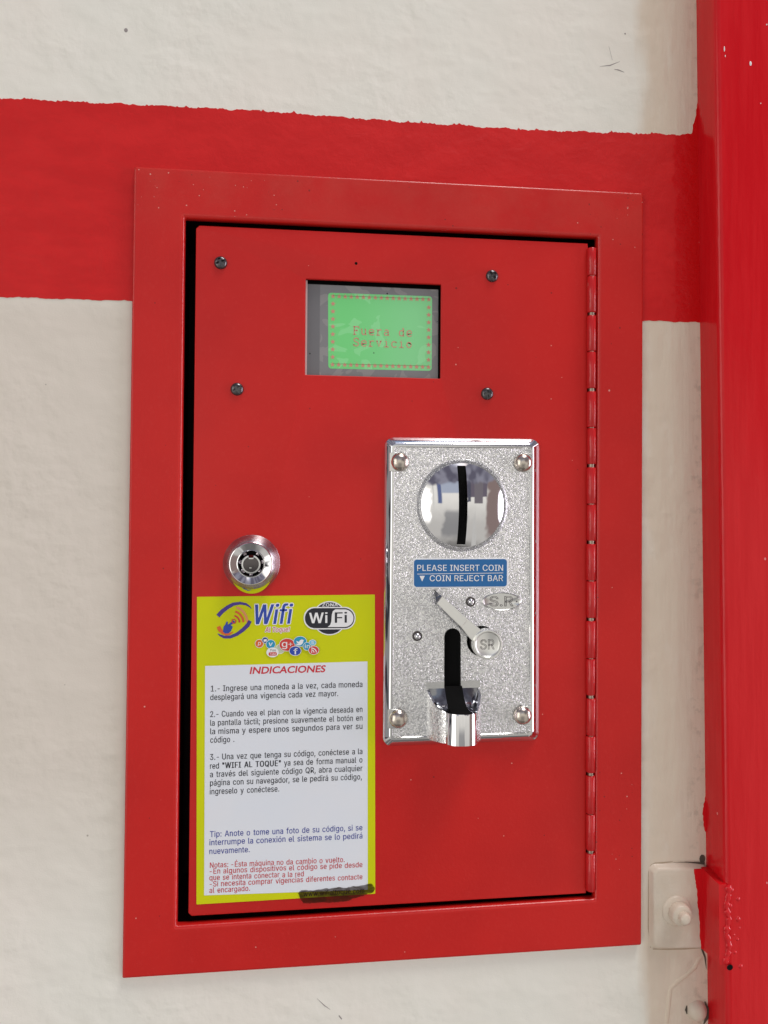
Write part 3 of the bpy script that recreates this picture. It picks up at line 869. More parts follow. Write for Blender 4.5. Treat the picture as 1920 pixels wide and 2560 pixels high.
# ------------------------------------------------------------------ angle bracket welded to the post
BB = (122, -165, WD)
bt = Thing('angle_bracket', BB, 'cream painted steel angle bracket bolted to the wall and welded to the red post', 'bracket')
lw = quad_ring([(111.8, -163.4), (136.6, -164.2), (136.1, -129.2), (111.7, -128.3)], [2.6, 0.3, 0.3, 2.6], 6)
rg = [lift(quad_ring(inset([(111.8, -163.4), (136.6, -164.2), (136.1, -129.2), (111.7, -128.3)], k), [2.8, 0.3, 0.3, 2.8], 6), d)
      for k, d in ((-0.9, WD - 0.3), (-0.5, WD + 0.25), (0.05, WD + 0.9), (0.35, WD + 2.0), (0.9, WD + 2.6), (1.5, WD + 2.75))]
plate = make('wall_plate', [(loft(rg, False, True), 'cream', True)], BB, bt.o, angle=60)
lp = ragged([(130.3, -129.6), (131.6, -139), (132.4, -148), (132.9, -158), (133.5, -163.8)], 0.8, 0.28)
pc = shape([lp + [(137, -163.8), (137, -129.6)]], WD + 2.6, WD + 2.9, 0)
sidep = [[(x, z, d) for x, z in ((134.4, -164.4), (134.4, -129.0))] for d in (WD,)]
leg = loft([[(134.2, -164.2, WD + 2), (134.9, -163.9, 12.2), (138.0, -163.9, 12.3), (138.6, -164.2, WD + 2)],
            [(133.9, -129.2, WD + 2), (134.6, -130.8, 12.2), (138.0, -130.8, 12.3), (138.2, -129.2, WD + 2)]], True, True)
make('post_plate', [(pc, 'post', False), (leg, 'post', False)], BB, bt.o, label='red painted leg of the bracket')
bead = []
wp, wr_ = [], []
for i in range(60):
    z = -131 - i * 0.56
    wp.append((138.4 + 0.5 * math.sin(i * 0.31) + random.uniform(-0.25, 0.25), z, 12.35))
    wr_.append(0.9 + 0.45 * abs(math.sin(i * 0.53)) + random.uniform(-0.2, 0.25))
wr_[0] = wr_[-1] = 0.2
bead.append((tube(wp, wr_, 12, 0.42), 'bead', True))
for x, z, r in ((139.9, -133.3, 1.1), (142.9, -137.1, 1.0), (139.4, -139.8, 1.0), (142.9, -145.4, 1.1), (142.6, -153.7, 0.8), (141.0, -151.8, 0.6), (144.0, -164.9, 1.0), (141.5, -159, 0.8), (143.5, -149, 0.5)):
    bead.append((xf(lathe(0, 0, [(1, -0.6), (1, 0), (0.8, 0.5), (0.35, 0.85), (0.05, 0.93)], 12), lambda u, v_, d, x=x, z=z, r=r: (x + u * r, z + v_ * r, 12.4 + d * r * 0.5)), 'bead', True))
make('weld_bead', bead, BB, bt.o, angle=60)
prints('weld_hole', [(flat([circle(138.9, -164.7, 1.35, 14, 1.2)], 13.1), 'black')], BB, bt.o)
prints('grime', [(flat([circle(135.6, -126.6, 1.4, 10, 1.9)], WD + 0.12), 'dirt')], BB, bt.o, label='black blob of grime above the bracket')
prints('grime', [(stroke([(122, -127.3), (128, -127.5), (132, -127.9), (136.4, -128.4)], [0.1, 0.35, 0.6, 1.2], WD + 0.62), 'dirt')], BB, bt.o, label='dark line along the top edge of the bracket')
prints('grime', [(stroke([(135.4, -165.3), (136.8, -169), (137.4, -174)], [1.0, 0.8, 0.2], WD + 0.12), 'dirt')], BB, bt.o, label='dark streak below the bracket')
bolt = make('bolt', [(lathe(122.9, -147.2, [(2.45, WD + 4), (2.45, 6.8), (2.2, 7.5), (1.3, 7.9)], 24), 'cream', True)], BB, bt.o, angle=50)
make('washer', [(lathe(122.4, -147, [(6.6, WD + 2.6), (6.4, WD + 3.2), (5.8, WD + 3.6), (3, WD + 4.0)], 32), 'cream', True)], BB, bolt, angle=50)
make('nut', [(lathe(122.7, -147.1, [(4.7, WD + 3.9), (4.6, WD + 6.6), (4.1, WD + 7.5), (2.0, WD + 7.7)], 14), 'cream', True)], BB, bolt, angle=60)

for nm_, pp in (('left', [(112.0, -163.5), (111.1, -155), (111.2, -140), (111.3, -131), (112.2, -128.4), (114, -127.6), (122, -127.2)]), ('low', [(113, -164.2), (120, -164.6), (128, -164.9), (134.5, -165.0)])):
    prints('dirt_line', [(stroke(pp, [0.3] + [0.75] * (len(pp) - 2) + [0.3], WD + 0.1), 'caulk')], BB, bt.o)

# bolt head half buried in paint at the bottom edge
AB = (133.4, -195.5, WD)
ab = make('anchor_bolt', [(lathe(133.3, -191.9, [(4.6, WD - 0.1), (4.0, WD + 0.9), (3.1, WD + 2.2), (1.6, WD + 3.0), (0.2, WD + 3.2)], 24), 'cream', True)], AB, angle=60,
          label='paint covered bolt head in the wall at the foot of the post, below the bracket')
ab['category'] = 'bolt'
make('crack', [(xf(tube([(128.4, -189.2, 0), (128.1, -191, 0), (128.5, -192.9, 0)], [0.15, 0.55, 0.15], 8, 0.5), lambda x, z, d: (x, z, WD + 0.25)), 'dirt', False),
               (tube([(136.6, -188.0, WD + 0.4), (137.6, -191, WD + 0.6), (137.4, -195, WD + 0.5), (136.2, -197.5, WD + 0.3)], [0.2, 0.8, 0.9, 0.3], 8, 0.4), 'dirt', False)], AB, ab)

# ------------------------------------------------------------------ the coin box
CB = (0, -161.0, WD)
cb = Thing('coin_box', CB, 'red metal coin operated internet box set into the wall with a hinged door', 'coin box')
OUT = [(-107.5, -161.2), (106.8, -160.9), (107.2, 162.0), (-106.4, 160.3)]
OPN = [(-86.8, -141.9), (86.0, -140.2), (86.7, 141.8), (-86.4, 140.8)]
rg = []
for k, d, r in ((0, WD + 0.05, 0.5), (0, -0.7, 0.5), (0.2, -0.2, 0.6), (0.7, 0, 0.8), (1.3, 0, 0.8)):
    rg.append(lift(quad_ring(inset(OUT, k), r, 5), d))
for k, d, r in ((-2.2, 0, 1.0), (-1.4, 0, 1.0), (-0.86, -0.11, 0.9), (-0.41, -0.41, 0.8), (-0.11, -0.86, 0.6), (0, -1.4, 0.5), (0, -3.4, 0.5), (-0.3, -3.8, 0.5), (-6, -4.0, 0.5)):
    rg.append(lift(quad_ring(inset(OPN, k), r, 5), d))
k1, k2 = 5, 11
make('frame', [(loft(rg[:4]), 'edge', True), (loft(rg[3:k1 + 2]), 'box', True), (loft(rg[k1 + 1:k2]), 'edge', True), (loft(rg[k2 - 1:]), 'box', True)], CB, cb.o, angle=50)
inr = [lift(quad_ring(inset(OPN, -6), 0.5, 3), d) for d in (-4.05, -60)]
cab = make('cabinet', [(loft(inr, False, True), 'inside', False)], CB, cb.o, label='dark inside of the box behind the door')
bpy.context.view_layer.update()

# recess for the box in the wall: the wall keeps its slab, the cabinet goes into a cut
DD = -1.5
DOOR = [(-82.5, -139.0), (82.7, -138.4), (82.9, 139.4), (-82.1, 138.5)]


def door_ring(k):
    c = inset(DOOR, k)
    ch = 1.3
    (a, b, c2, d2) = c
    return [(a[0] + ch, a[1]), (b[0], b[1]), (c2[0], c2[1]), (d2[0] + ch, d2[1]), (d2[0], d2[1] - ch), (a[0], a[1] + ch)]


HOLE = [(-37.8, 79.2), (18.7, 79.2), (18.8, 118.8), (-37.8, 118.7)]
holes_d = [quad_ring(HOLE, 0.3, 3)]
front = shape([door_ring(0)] + holes_d, DD - 1.6, DD, 0.45, 3)
back = shape([door_ring(1.0)], DD - 12, DD - 6.5)
skirt = loft([lift(door_ring(0.15), DD - 0.9), lift(door_ring(0.15), DD - 14)])
door = make('door', [(front, 'door', True), (skirt, 'door', False), (back, 'inside', False)], CB, cb.o, angle=40)

# hinge
hb = [137.7, 125.0, 108.6, 92.5, 76.0, 59.8, 43.5, 27.1, 10.8, -5.6, -22.0, -38.6, -54.9, -71.4, -87.6, -104.4, -120.4, -137.1]
HX = 84.35
leaf = box(85.6, 86.6, -137, 137.6, -9, -2.6)
hinge = make('hinge', [(leaf, 'knuckle', False)], CB, cb.o)
make('hinge_pin', [(tube([(HX, 137, -1.0), (HX, -136.6, -1.0)], 1.25, 12), 'pin', True)], CB, hinge)
for i in range(17):
    za, zb = hb[i], hb[i + 1]
    ga = 0.7 if i % 2 == 0 else 0.16
    gb = 0.16 if i % 2 == 0 else 0.7
    a, b = za - ga, zb + gb
    R_ = 1.98 + random.uniform(-0.06, 0.06)
    dx = random.uniform(-0.12, 0.12)
    pth = [(HX + dx, a, -1.0), (HX + dx, a - 0.25, -1.0), (HX + dx, b + 0.25, -1.0), (HX + dx, b, -1.0)]
    make('knuckle', [(tube(pth, [R_ - 0.25, R_, R_, R_ - 0.25], 24), 'knuckle', True)], CB, hinge, angle=50)

# screws in the door
for sx, sz, rot in ((-72.2, 123.6, 0.35), (40.6, 123.3, 0.7), (-65.2, 72.4, 0.6), (38.7, 73.3, 0.15)):
    h0 = DD
    prof = [(2.62, h0), (2.58, h0 + 0.35), (2.2, h0 + 0.95), (1.5, h0 + 1.3), (0.4, h0 + 1.42)]
    head = lathe(sx, sz, prof, 36)

    def cross(s, l, wd):
        pts = [(-wd, l), (wd, l), (wd, wd), (l, wd), (l, -wd), (wd, -wd), (wd, -l), (-wd, -l), (-wd, -wd), (-l, -wd), (-l, wd), (-wd, wd)]
        c, s_ = math.cos(rot), math.sin(rot)
        return [(sx + x * c - y * s_, sz + x * s_ + y * c) for x, y in pts]
    sc = make('screw', [(head, 'screw', True)], CB, door, angle=40)
    cutter = make('cut', [(shape([cross(0, 1.8, 0.5)], h0 + 0.2, h0 + 3), 'black', False)], CB)
    md = sc.modifiers.new('b', 'BOOLEAN')
    md.operation = 'DIFFERENCE'
    md.object = cutter
    md.solver = 'EXACT'
    cutter.location = sc.matrix_world.translation
    bpy.context.view_layer.update()
    cutter.location = P(*CB)
    bpy.context.view_layer.update()
    nm = bpy.data.meshes.new_from_object(sc.evaluated_get(bpy.context.evaluated_depsgraph_get()))
    sc.modifiers.clear()
    sc.data = nm
    nm.set_sharp_from_angle(angle=math.radians(40))
    bpy.data.objects.remove(cutter)
prints('drilled_hole', [(flat([circle(-17.1, 126.0, 0.62, 12)], DD + 0.03), 'black')], CB, door)

# ------------------------------------------------------------------ display window
GD = DD - 2.6
disp = make('display', [(box(-39, 18.05, 78, 117.35, GD - 2, GD), 'glass', False), (box(-41, 22, 76, 122, GD - 4.5, GD - 2.5), 'black', False)], CB, cb.o)  # black backing stands in for the shade in the gap round the glass
GR = [(-28.2, 82.5), (15.4, 82.8), (15.4, 114.4), (-28.5, 114.1)]
prints('lit_screen', [(flat([quad_ring(GR, 1.3, 6)], GD + 0.04), 'lcd')], CB, disp, label='lit green screen')


def star(cx, cz, r):
    p = []
    for i in range(10):
        a = math.pi / 2 + i * math.pi / 5
        q = r if i % 2 == 0 else r * 0.44
        p.append((cx + q * math.cos(a), cz + q * math.sin(a)))
    return flat([p], GD + 0.09)


st = []
for i in range(17):
    x = -26.4 + i * 2.525
    st.append((star(x, 112.7 + 0.02 * i, 1.15), 'lcdink'))
    st.append((star(x, 84.2 + 0.01 * i, 1.15), 'lcdink'))
for i in range(1, 9):
    z = 112.7 - i * 3.17
    st.append((star(-26.4, z, 1.15), 'lcdink'))
    st.append((star(14.0, z + 0.1, 1.15), 'lcdink'))
for zl in (112.9, 84.5):
    st.append((flat([[(-26.4, zl), (14, zl + 0.3), (14, zl + 0.42), (-26.4, zl + 0.12)]], GD + 0.12), 'lcdline'))
prints('star_border', st, CB, disp)

# typewriter letters on the screen, drawn as strokes on a 6 x 7 grid
TW = {
    'F': [[(1, 0), (1, 7)], [(0, 7), (5, 7)], [(5, 7), (5, 5.5)], [(1, 3.6), (3.4, 3.6)], [(3.4, 4.4), (3.4, 2.8)], [(0, 0), (2.6, 0)]],
    'u': [[(0, 5), (1, 5)], [(1, 5), (1, 1.2), (1.8, 0.2), (3, 0.2), (4.2, 1.2)], [(3.4, 5), (4.2, 5)], [(4.2, 5), (4.2, 0), (5.2, 0)]],
    'e': [[(0.6, 2.6), (5, 2.6), (4.8, 4), (3.6, 5), (2.2, 5), (1, 4.2), (0.5, 2.6), (1, 1), (2.2, 0), (3.6, 0), (5, 0.8)]],
    'r': [[(0.4, 5), (1.6, 5), (1.6, 0)], [(0.2, 0), (3.6, 0)], [(1.6, 3.4), (2.8, 4.8), (4, 5.1), (5, 4.5)]],
    'a': [[(1, 4.4), (2.2, 5), (3.4, 5), (4.2, 4.2), (4.2, 0), (5.2, 0)], [(4.2, 2.9), (2.4, 3), (1, 2.4), (0.6, 1.3), (1.2, 0.2), (2.6, 0), (4.2, 1.2)]],
    'd': [[(3.2, 7), (4.3, 7), (4.3, 0), (5.3, 0)], [(4.3, 3.6), (3.2, 4.9), (2.2, 5), (1, 4.2), (0.5, 2.5), (1, 0.8), (2.2, 0), (3.2, 0.1), (4.3, 1.4)]],
    'S': [[(4.6, 5.2), (4.6, 6.8)], [(4.6, 6), (3.6, 7), (2, 7), (0.8, 6.2), (0.8, 4.8), (1.8, 3.9), (3.6, 3.4), (4.7, 2.5), (4.7, 1), (3.6, 0), (1.8, 0), (0.5, 1.2)], [(0.5, 1.8), (0.5, 0.1)]],
    'v': [[(0, 5), (1.8, 5)], [(3.4, 5), (5.2, 5)], [(0.8, 5), (2.6, 0), (4.4, 5)]],
    'i': [[(1.2, 5), (2.6, 5), (2.6, 0)], [(0.6, 0), (4.6, 0)], [(2.4, 6.6), (2.8, 6.6)]],
    'c': [[(4.6, 5), (4.6, 3.7)], [(4.6, 4.2), (3.4, 5), (2.2, 5), (1, 4.2), (0.5, 2.5), (1, 0.9), (2.2, 0), (3.6, 0), (4.9, 0.9)]],
    'o': [[(2.6, 5), (1.2, 4.3), (0.5, 2.5), (1.2, 0.7), (2.6, 0), (4, 0.7), (4.7, 2.5), (4, 4.3), (2.6, 5)]],
}
tw = []
k = 3.25 / 7
for row, (s, z0) in enumerate((('Fuera de', 97.1), ('Servicio', 92.3))):
    for i, ch in enumerate(s):
        for pth in TW.get(ch, []):
            tw.append((stroke([(-17.9 + i * 3.19 + x * k, z0 + y * k) for x, y in pth], 0.42, GD + 0.09), 'lcdink'))
prints('screen_message', tw, CB, disp)
# protective film loosely stuck over the glass: bright cut edge of the sheet metal at its left
make('cut_edge', [(box(-37.75, -37.05, 79.3, 118.4, GD, DD - 1.3), 'cutedge', False)], CB, disp)

# ------------------------------------------------------------------ coin acceptor
FT, FL = 1.9, 1.4
OC = [(-4.9, -73.3), (61.4, -72.8), (61.2, 54.5), (-4.8, 54.0)]


def acc_ring(kl, kr, kt, kb, r, d):
    c = [(OC[0][0] + kl, OC[0][1] + kb), (OC[1][0] - kr, OC[1][1] + kb), (OC[2][0] - kr, OC[2][1] - kt), (OC[3][0] + kl, OC[3][1] - kt)]
    return lift(quad_ring(c, r, 8), d)


body = loft([acc_ring(0, 0, 0, 0, 3.6, DD), acc_ring(0, 0, 0, 0, 3.6, DD + 0.9), acc_ring(0.2, 0.25, 0.2, 0.2, 3.4, DD + 1.3),
             acc_ring(2.3, 3.05, 2.4, 2.5, 2.2, FT - 0.35), acc_ring(2.6, 3.4, 2.8, 2.9, 1.8, FT - 0.1), acc_ring(2.9, 3.8, 3.1, 3.2, 1.6, FT),
             ])
rim = loft([acc_ring(2.9, 3.8, 3.1, 3.2, 1.6, FT), acc_ring(3.7, 4.6, 4.0, 3.9, 1.3, FT), acc_ring(4.0, 4.9, 4.3, 4.2, 1.2, FL)])
fl = [(x, z) for x, z, d in acc_ring(4.0, 4.9, 4.3, 4.2, 1.2, 0)]
DC = (27.7, 26.1)
SL = [(20.3, -51.5)] + [(23.75 + 3.5 * math.cos(a), -28.4 + 3.5 * math.sin(a)) for a in [math.pi * (1 - i / 12) for i in range(13)]] + [(27.35, -51.5)]
floor_ = shape([fl, circle(DC[0], DC[1], 19.3, 64), SL, circle(36.0, -30.3, 6.3, 30)], FL - 3.0, FL, 0.0)
moat = loft([lift(circle(DC[0], DC[1], r, 64), d) for r, d in ((19.3, FL), (18.6, FL - 0.9), (17.9, FL - 1.7), (17.0, FL - 2.0))])
acc = make('coin_acceptor', [(body, 'chrome', True), (rim, 'satin', True), (floor_, 'cast', False), (moat, 'cast', True),
                             (box(-1, 57, -66, 50, DD + 0.05, FL - 3.1), 'black', False)], CB, cb.o, angle=28)
# entry dome with its coin slot
h, a_ = 4.4, 17.45
R_ = (a_ * a_ + h * h) / (2 * h)
prof = [(17.0, FL - 2.2), (17.5, FL - 2.0), (17.6, FL - 0.1), (17.45, FL + 0.25)]
for i in range(1, 13):
    t = i / 12
    rr = a_ * (1 - t)
    prof.append((max(rr, 0.01), FL + 0.25 + math.sqrt(R_ * R_ - rr * rr) - (R_ - h)))
dome = make('coin_entry', [(lathe(DC[0], DC[1], prof, 96), 'chrome', True)], CB, acc, angle=35)
cutter = make('cut', [(shape([[(25.15, 9.6), (28.75, 9.5), (28.75, 42.5), (25.15, 42.5)]], FL - 1.2, FL + 12), 'black', False)], CB)
md = dome.modifiers.new('b', 'BOOLEAN')
md.operation = 'DIFFERENCE'
md.object = cutter
md.solver = 'EXACT'
bpy.context.view_layer.update()
nm = bpy.data.meshes.new_from_object(dome.evaluated_get(bpy.context.evaluated_depsgraph_get()))
dome.modifiers.clear()
nm.set_sharp_from_angle(angle=math.radians(35))
dome.data = nm
bpy.data.objects.remove(cutter)
make('coin_slot', [(box(25.2, 28.7, 9.7, 42.4, FL - 2.0, FL + 0.6), 'black', False)], CB, dome)

# rivets on their pads
for x, z in ((1.2, 43.6), (53.4, 44.1), (1.2, -61.5), (53.5, -61.4)):
    sx = -1 if x < 20 else 1
    pad = shape([rrect(min(x + sx * 4.3, x), max(x + sx * 4.3, x), z - 3.9, z + 3.9, 0.3, 3)], FT - 0.6, FT + 0.35, 0.1)
    r_ = lathe(x, z, [(3.85, FT), (3.85, FT + 0.5), (3.6, FT + 1.25), (2.9, FT + 2.1), (1.9, FT + 2.65), (0.9, FT + 2.9), (0.1, FT + 2.95)], 40)
    rv = make('rivet', [(r_, 'rivet', True), (pad, 'satin', False)], CB, acc, angle=45)

# blue notice
LB = quad_ring([(6.95, -8.25), (47.4, -8.2), (47.4, 4.25), (6.95, 4.0)], 0.8, 5)
lbl = make('blue_label', [(shape([LB], FL - 0.2, FL + 0.35, 0.1), 'white', False)], CB, acc)
LI = quad_ring([(7.4, -7.75), (46.65, -7.7), (46.65, 3.75), (7.35, 3.5)], 1.2, 6)
ld = FL + 0.40
prints('blue_field', [(flat([LI], ld), 'blue')], CB, lbl, label='blue field with white lettering')
ld += 0.05
tri = flat([[(9.7, -3.2), (11.9, -3.15), (10.8, -5.5)]], ld)
prints('lettering', [(text('PLEASE INSERT COIN', 8.7, -1.15, 2.5, ld, 45.0, 0.02), 'white'),
                     (text('COIN REJECT BAR', 13.95, -5.4, 2.45, ld, 45.0, 0.02), 'white'), (tri, 'white'),
                     (flat([[(8.7, -2.55), (45.1, -2.15), (45.1, -1.93), (8.7, -2.33)]], ld), 'white')], CB, lbl)

# reject bar: arm and round cap
P1 = [(15.9, -13.9), (18.1, -10.9), (29.2, -20.8), (26.3, -24.0)]
P2 = [(26.1, -23.8), (29.2, -20.6), (36.5, -26.5), (32.5, -31.5)]


def shrink(p, k):
    cx, cz = sum(q[0] for q in p) / 4, sum(q[1] for q in p) / 4
    return [(x + (cx - x) * k * (1 if i in (0, 1) else 1), z + (cz - z) * k) for i, (x, z) in enumerate(p)]


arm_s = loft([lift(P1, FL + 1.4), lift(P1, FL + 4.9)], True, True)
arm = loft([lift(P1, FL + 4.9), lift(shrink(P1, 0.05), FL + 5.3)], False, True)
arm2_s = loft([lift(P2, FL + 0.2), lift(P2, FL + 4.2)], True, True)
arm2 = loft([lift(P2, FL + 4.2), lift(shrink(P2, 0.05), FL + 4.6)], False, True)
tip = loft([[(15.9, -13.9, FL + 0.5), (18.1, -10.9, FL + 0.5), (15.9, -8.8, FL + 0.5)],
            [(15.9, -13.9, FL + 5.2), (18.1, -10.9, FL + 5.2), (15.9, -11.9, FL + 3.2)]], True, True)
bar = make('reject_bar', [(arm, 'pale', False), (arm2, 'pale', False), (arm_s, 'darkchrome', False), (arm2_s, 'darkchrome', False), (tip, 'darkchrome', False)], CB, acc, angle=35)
cpt = make('bar_cap', [(lathe(37.3, -30.9, [(6.0, FL - 2), (6.25, FL + 5.2), (6.05, FL + 5.8), (5.7, FL + 5.95), (5.3, FL + 5.9), (4.95, FL + 5.3), (4.7, FL + 5.15), (0.3, FL + 5.15)], 56), 'pale', True)], CB, acc, angle=35)


def emboss(s, x0, x1, base, cap, d, m_='satin'):
    cu = glyph_curve(s)
    cu.fill_mode = 'NONE'
    cu.bevel_depth = 0.018
    cu.bevel_resolution = 2
    v, f = curve_mesh(cu)
    mn = min(p[0] for p in v)
    mx = max(p[0] for p in v)
    kx, kz = (x1 - x0) / (mx - mn), cap / CAP
    return [(x0 + (p[0] - mn) * kx, base + p[1] * kz, d + p[2] * kz * 1.4) for p in v], f


make('embossed_letters', [(emboss('SR', 34.2, 40.2, -32.9, 3.9, FL + 5.2), 'darksteel', True)], CB, acc, angle=60)
bd = lathe(0, 0, [(8.5, FL - 0.4), (8.5, FL + 0.25), (8.3, FL + 0.45), (8.0, FL + 0.5), (7.8, FL + 0.35), (7.6, FL + 0.2), (0.5, FL + 0.2)], 56)
badge = make('oval_badge', [(xf(bd, lambda x, z, d: (44.6 + x, -13.95 + z * 0.445, d)), 'satin', True),
                            (emboss('S.R', 39.3, 49.6, -15.9, 4.1, FL + 0.28), 'darksteel', True),
                            (lathe(50.9, -14.0, [(0.35, FL), (0.3, FL + 0.5), (0.1, FL + 0.6)], 12), 'darksteel', True)], CB, acc, angle=45)
for x, z in ((31.3, -14.0), (8.95, -28.0)):
    make('stop_pin', [(loft([lift(circle(x, z, r, 28), FL + 0.06) for r in (2.1, 1.3)]), 'darksteel', False), (lathe(x, z, [(1.35, FL - 0.1), (1.35, FL + 0.7), (1.1, FL + 1.3), (0.6, FL + 1.65), (0.05, FL + 1.75)], 28), 'chrome', True)], CB, acc, angle=45)

# return chute: a cup standing out of the plate with a round spout below
prof = [(13.0, FL, -50.6)]
wing = [(13.0, FL - 0.2, -50.0), (13.6, 5.2, -52.3), (15.2, 8.0, -54.6), (17.4, 10.6, -56.2), (19.0, 11.6, -56.9)]
arc = []
for i in range(1, 16):
    a = math.pi - math.pi * i / 16
    arc.append((25.4 + 6.35 * math.cos(a), 11.6 + 4.6 * math.sin(a), -57.0))
wr = [(31.8, 11.6, -56.9), (32.6, 10.6, -56.2), (33.9, 8.0, -54.6), (35.0, 5.2, -52.3), (35.4, FL - 0.2, -50.0)]
rimp = wing + arc + wr
low = []
for (x, d, z) in rimp:
    low.append((x, d, -69.4))
bk = []
n_ = len(rimp)
rows = [[(x, z, d) for x, d, z in low]]
rows.append([(x, z - 0.5, d) for x, d, z in rimp])
rows.append([(x, z, d - 0.15) for x, d, z in rimp])
cx_ = 25.0
inner = [(cx_ + (x - cx_) * 0.90, z - 0.1, d - 0.9 if d > 5 else d - 0.1) for x, d, z in rimp]
rows.append(inner)
for t in (0.15, 0.3, 0.5, 0.7, 0.85, 1.0):
    rw = []
    for i, (x, z, d) in enumerate(inner):
        s = i / (n_ - 1)
        bx, bz, bdp = 13.3 + 21.8 * s, -49.4, FL + 0.05
        sag = math.sin(math.pi * t) * 3.2 * min((d - FL) / 5.0, 1.0)
        rw.append((x + (bx - x) * t, z + (bz - z) * t - sag * 0.9, d + (bdp - d) * t - sag * 0.5))
    rows.append(rw)
n1, n2 = 5, n_ - 6
def cols(rr, i0, i1):
    return loft([r[i0:i1 + 1] for r in rr], closed=False)


capb = loft([[(x, -69.4, d) for x, d, z in low], [(x, -69.4, FL - 3) for x, d, z in low]], False, False, closed=False)
shelf = shape([[(12.9, -49.6), (20.3, -49.6), (20.3, -46.9), (12.8, -47.0)]], FL - 0.3, FL + 0.18)
shelf2 = shape([[(27.35, -49.6), (35.5, -49.6), (35.5, -46.6), (27.35, -46.6)]], FL - 0.3, FL + 0.18)
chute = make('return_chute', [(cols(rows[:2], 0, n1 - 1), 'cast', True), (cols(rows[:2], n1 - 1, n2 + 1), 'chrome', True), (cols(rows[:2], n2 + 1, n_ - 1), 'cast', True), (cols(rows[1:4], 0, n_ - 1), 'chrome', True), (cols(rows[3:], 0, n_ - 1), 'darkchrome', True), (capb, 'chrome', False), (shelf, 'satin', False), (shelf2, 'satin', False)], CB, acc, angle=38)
i0, i1 = round(0.35 * (n_ - 1)), round(0.66 * (n_ - 1))
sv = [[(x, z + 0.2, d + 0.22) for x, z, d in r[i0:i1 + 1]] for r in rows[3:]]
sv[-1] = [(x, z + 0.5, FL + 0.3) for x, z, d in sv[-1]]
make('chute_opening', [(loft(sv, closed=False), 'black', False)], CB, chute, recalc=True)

# ------------------------------------------------------------------ cam lock and its round sticker
LX, LZ = -58.75, 1.95
collar = loft([lift(circle(LX, LZ, r, 72), d) for r, d in ((11.4, DD - 0.1), (11.4, DD + 0.4), (11.1, DD + 0.7), (8.7, 3.7), (8.3, 3.9))])
lock = make('lock', [(collar, 'steel', True)], CB, cb.o, angle=40)
bar_ = loft([lift(circle(LX, LZ, r, 64), d) for r, d in ((8.5, 2.0), (8.5, 4.6), (8.35, 5.0), (8.1, 5.1), (7.9, 5.0), (5.6, 3.6), (5.35, 3.7), (5.1, 3.4), (5.0, -2.0), (0.2, -2.0))])
make('lock_barrel', [(bar_, 'chrome', True)], CB, lock, angle=30)
cr = []
for i in range(33):
    a = math.pi / 2 + 0.28 + (2 * math.pi - 0.56) * i / 32
    cr.append((LX + 3.75 * math.cos(a), LZ - 0.3 + 3.75 * math.sin(a)))
cr += [(LX + 0.95, LZ + 2.3), (LX - 0.95, LZ + 2.3)]
core = shape([cr], -2, 2.6, 0.2, 2)
ci = [(LX + (x - LX) * 0.86, LZ - 0.3 + (z - LZ + 0.3) * 0.86 - 0.05) for x, z in cr]
rimc = shape([cr, ci], 2.4, 3.1, 0.1, 1)
pins = [lathe(LX + 4.45 * math.cos(a), LZ + 4.45 * math.sin(a), [(0.72, -1.5), (0.7, 1.2), (0.3, 1.5)], 12) for a in [math.pi / 2 + 0.6 + i * 0.847 for i in range(7)]]
make('key_core', [(core, 'darksteel', True), (rimc, 'satin', True), (box(LX - 0.7, LX + 0.2, LZ - 1.9, LZ - 1.6, 2.5, 2.75), 'satin', False), (loft([lift(circle(LX, LZ, r, 40), 0.2) for r in (5.0, 3.4)]), 'black', False)] + [(p, 'steel', True) for p in pins], CB, lock, angle=40)


def coned(x, z):
    r = math.hypot(x - LX, z - LZ)
    if r >= 11.3:
        return DD + 0.35 + 0.5 * math.exp(-(r - 11.3))
    return max(DD + 0.9, DD + 0.9 + (11.1 - r) * 1.28)


LCX, LCZ, LR = LX + 0.1, LZ - 4.35, 8.0
rows = []
for i in range(41):
    ang = -math.pi * (0.02 + 0.96 * i / 40) if False else math.radians(-178 + 176 * i / 40)
    row = []
    ox, oz = math.cos(ang), math.sin(ang)
    # from the barrel out to the edge of the disc along a ray from the disc's centre
    lo, hi = 0.0, LR
    for t in range(13):
        s = LR * t / 12
        x, z = LCX + ox * s, LCZ + oz * s
        r = math.hypot(x - LX, z - LZ)
        if r < 8.45:
            q = 8.45 / max(r, 0.01)
            x, z = LX + (x - LX) * q, LZ + (z - LZ) * q
        row.append((x, z, coned(x, z) + 0.15))
    rows.append(row)
disc = loft(rows, closed=False)
lk = make('lock_sticker', [(disc, 'lime', True)], CB, lock, angle=60, label='round lime sticker partly under the lock')


def drape(vf, dx):
    return [(x, z, coned(x, z) + dx) for x, z, d in vf[0]], vf[1]


marks = [(drape(stroke([(LX - 3.9, LZ - 8.3), (LX - 3.6, LZ - 9.4), (LX - 2.6, LZ - 10.5), (LX - 1.2, LZ - 11.0), (LX + 0.1, LZ - 10.7)], [0.2, 0.55, 0.6, 0.4, 0.15], 0), 0.24), 'logoblue'),
         (drape(flat([circle(LX - 1.5, LZ - 9.2, 0.8, 10, 0.6)], 0), 0.24), 'salmon')]
for i in range(4):
    x, z = LX + 1.0 + i * 1.05, LZ - 10.4 + i * 0.62
    marks.append((drape(flat([[(x, z), (x + 0.7, z + 0.35), (x + 0.15, z + 2.0 - 0.25 * i), (x - 0.5, z + 1.7 - 0.25 * i)]], 0), 0.24), 'logoblue'))
prints('sticker_print', marks, CB, lock)

# ------------------------------------------------------------------ instruction sticker
TH = math.radians(0.45)


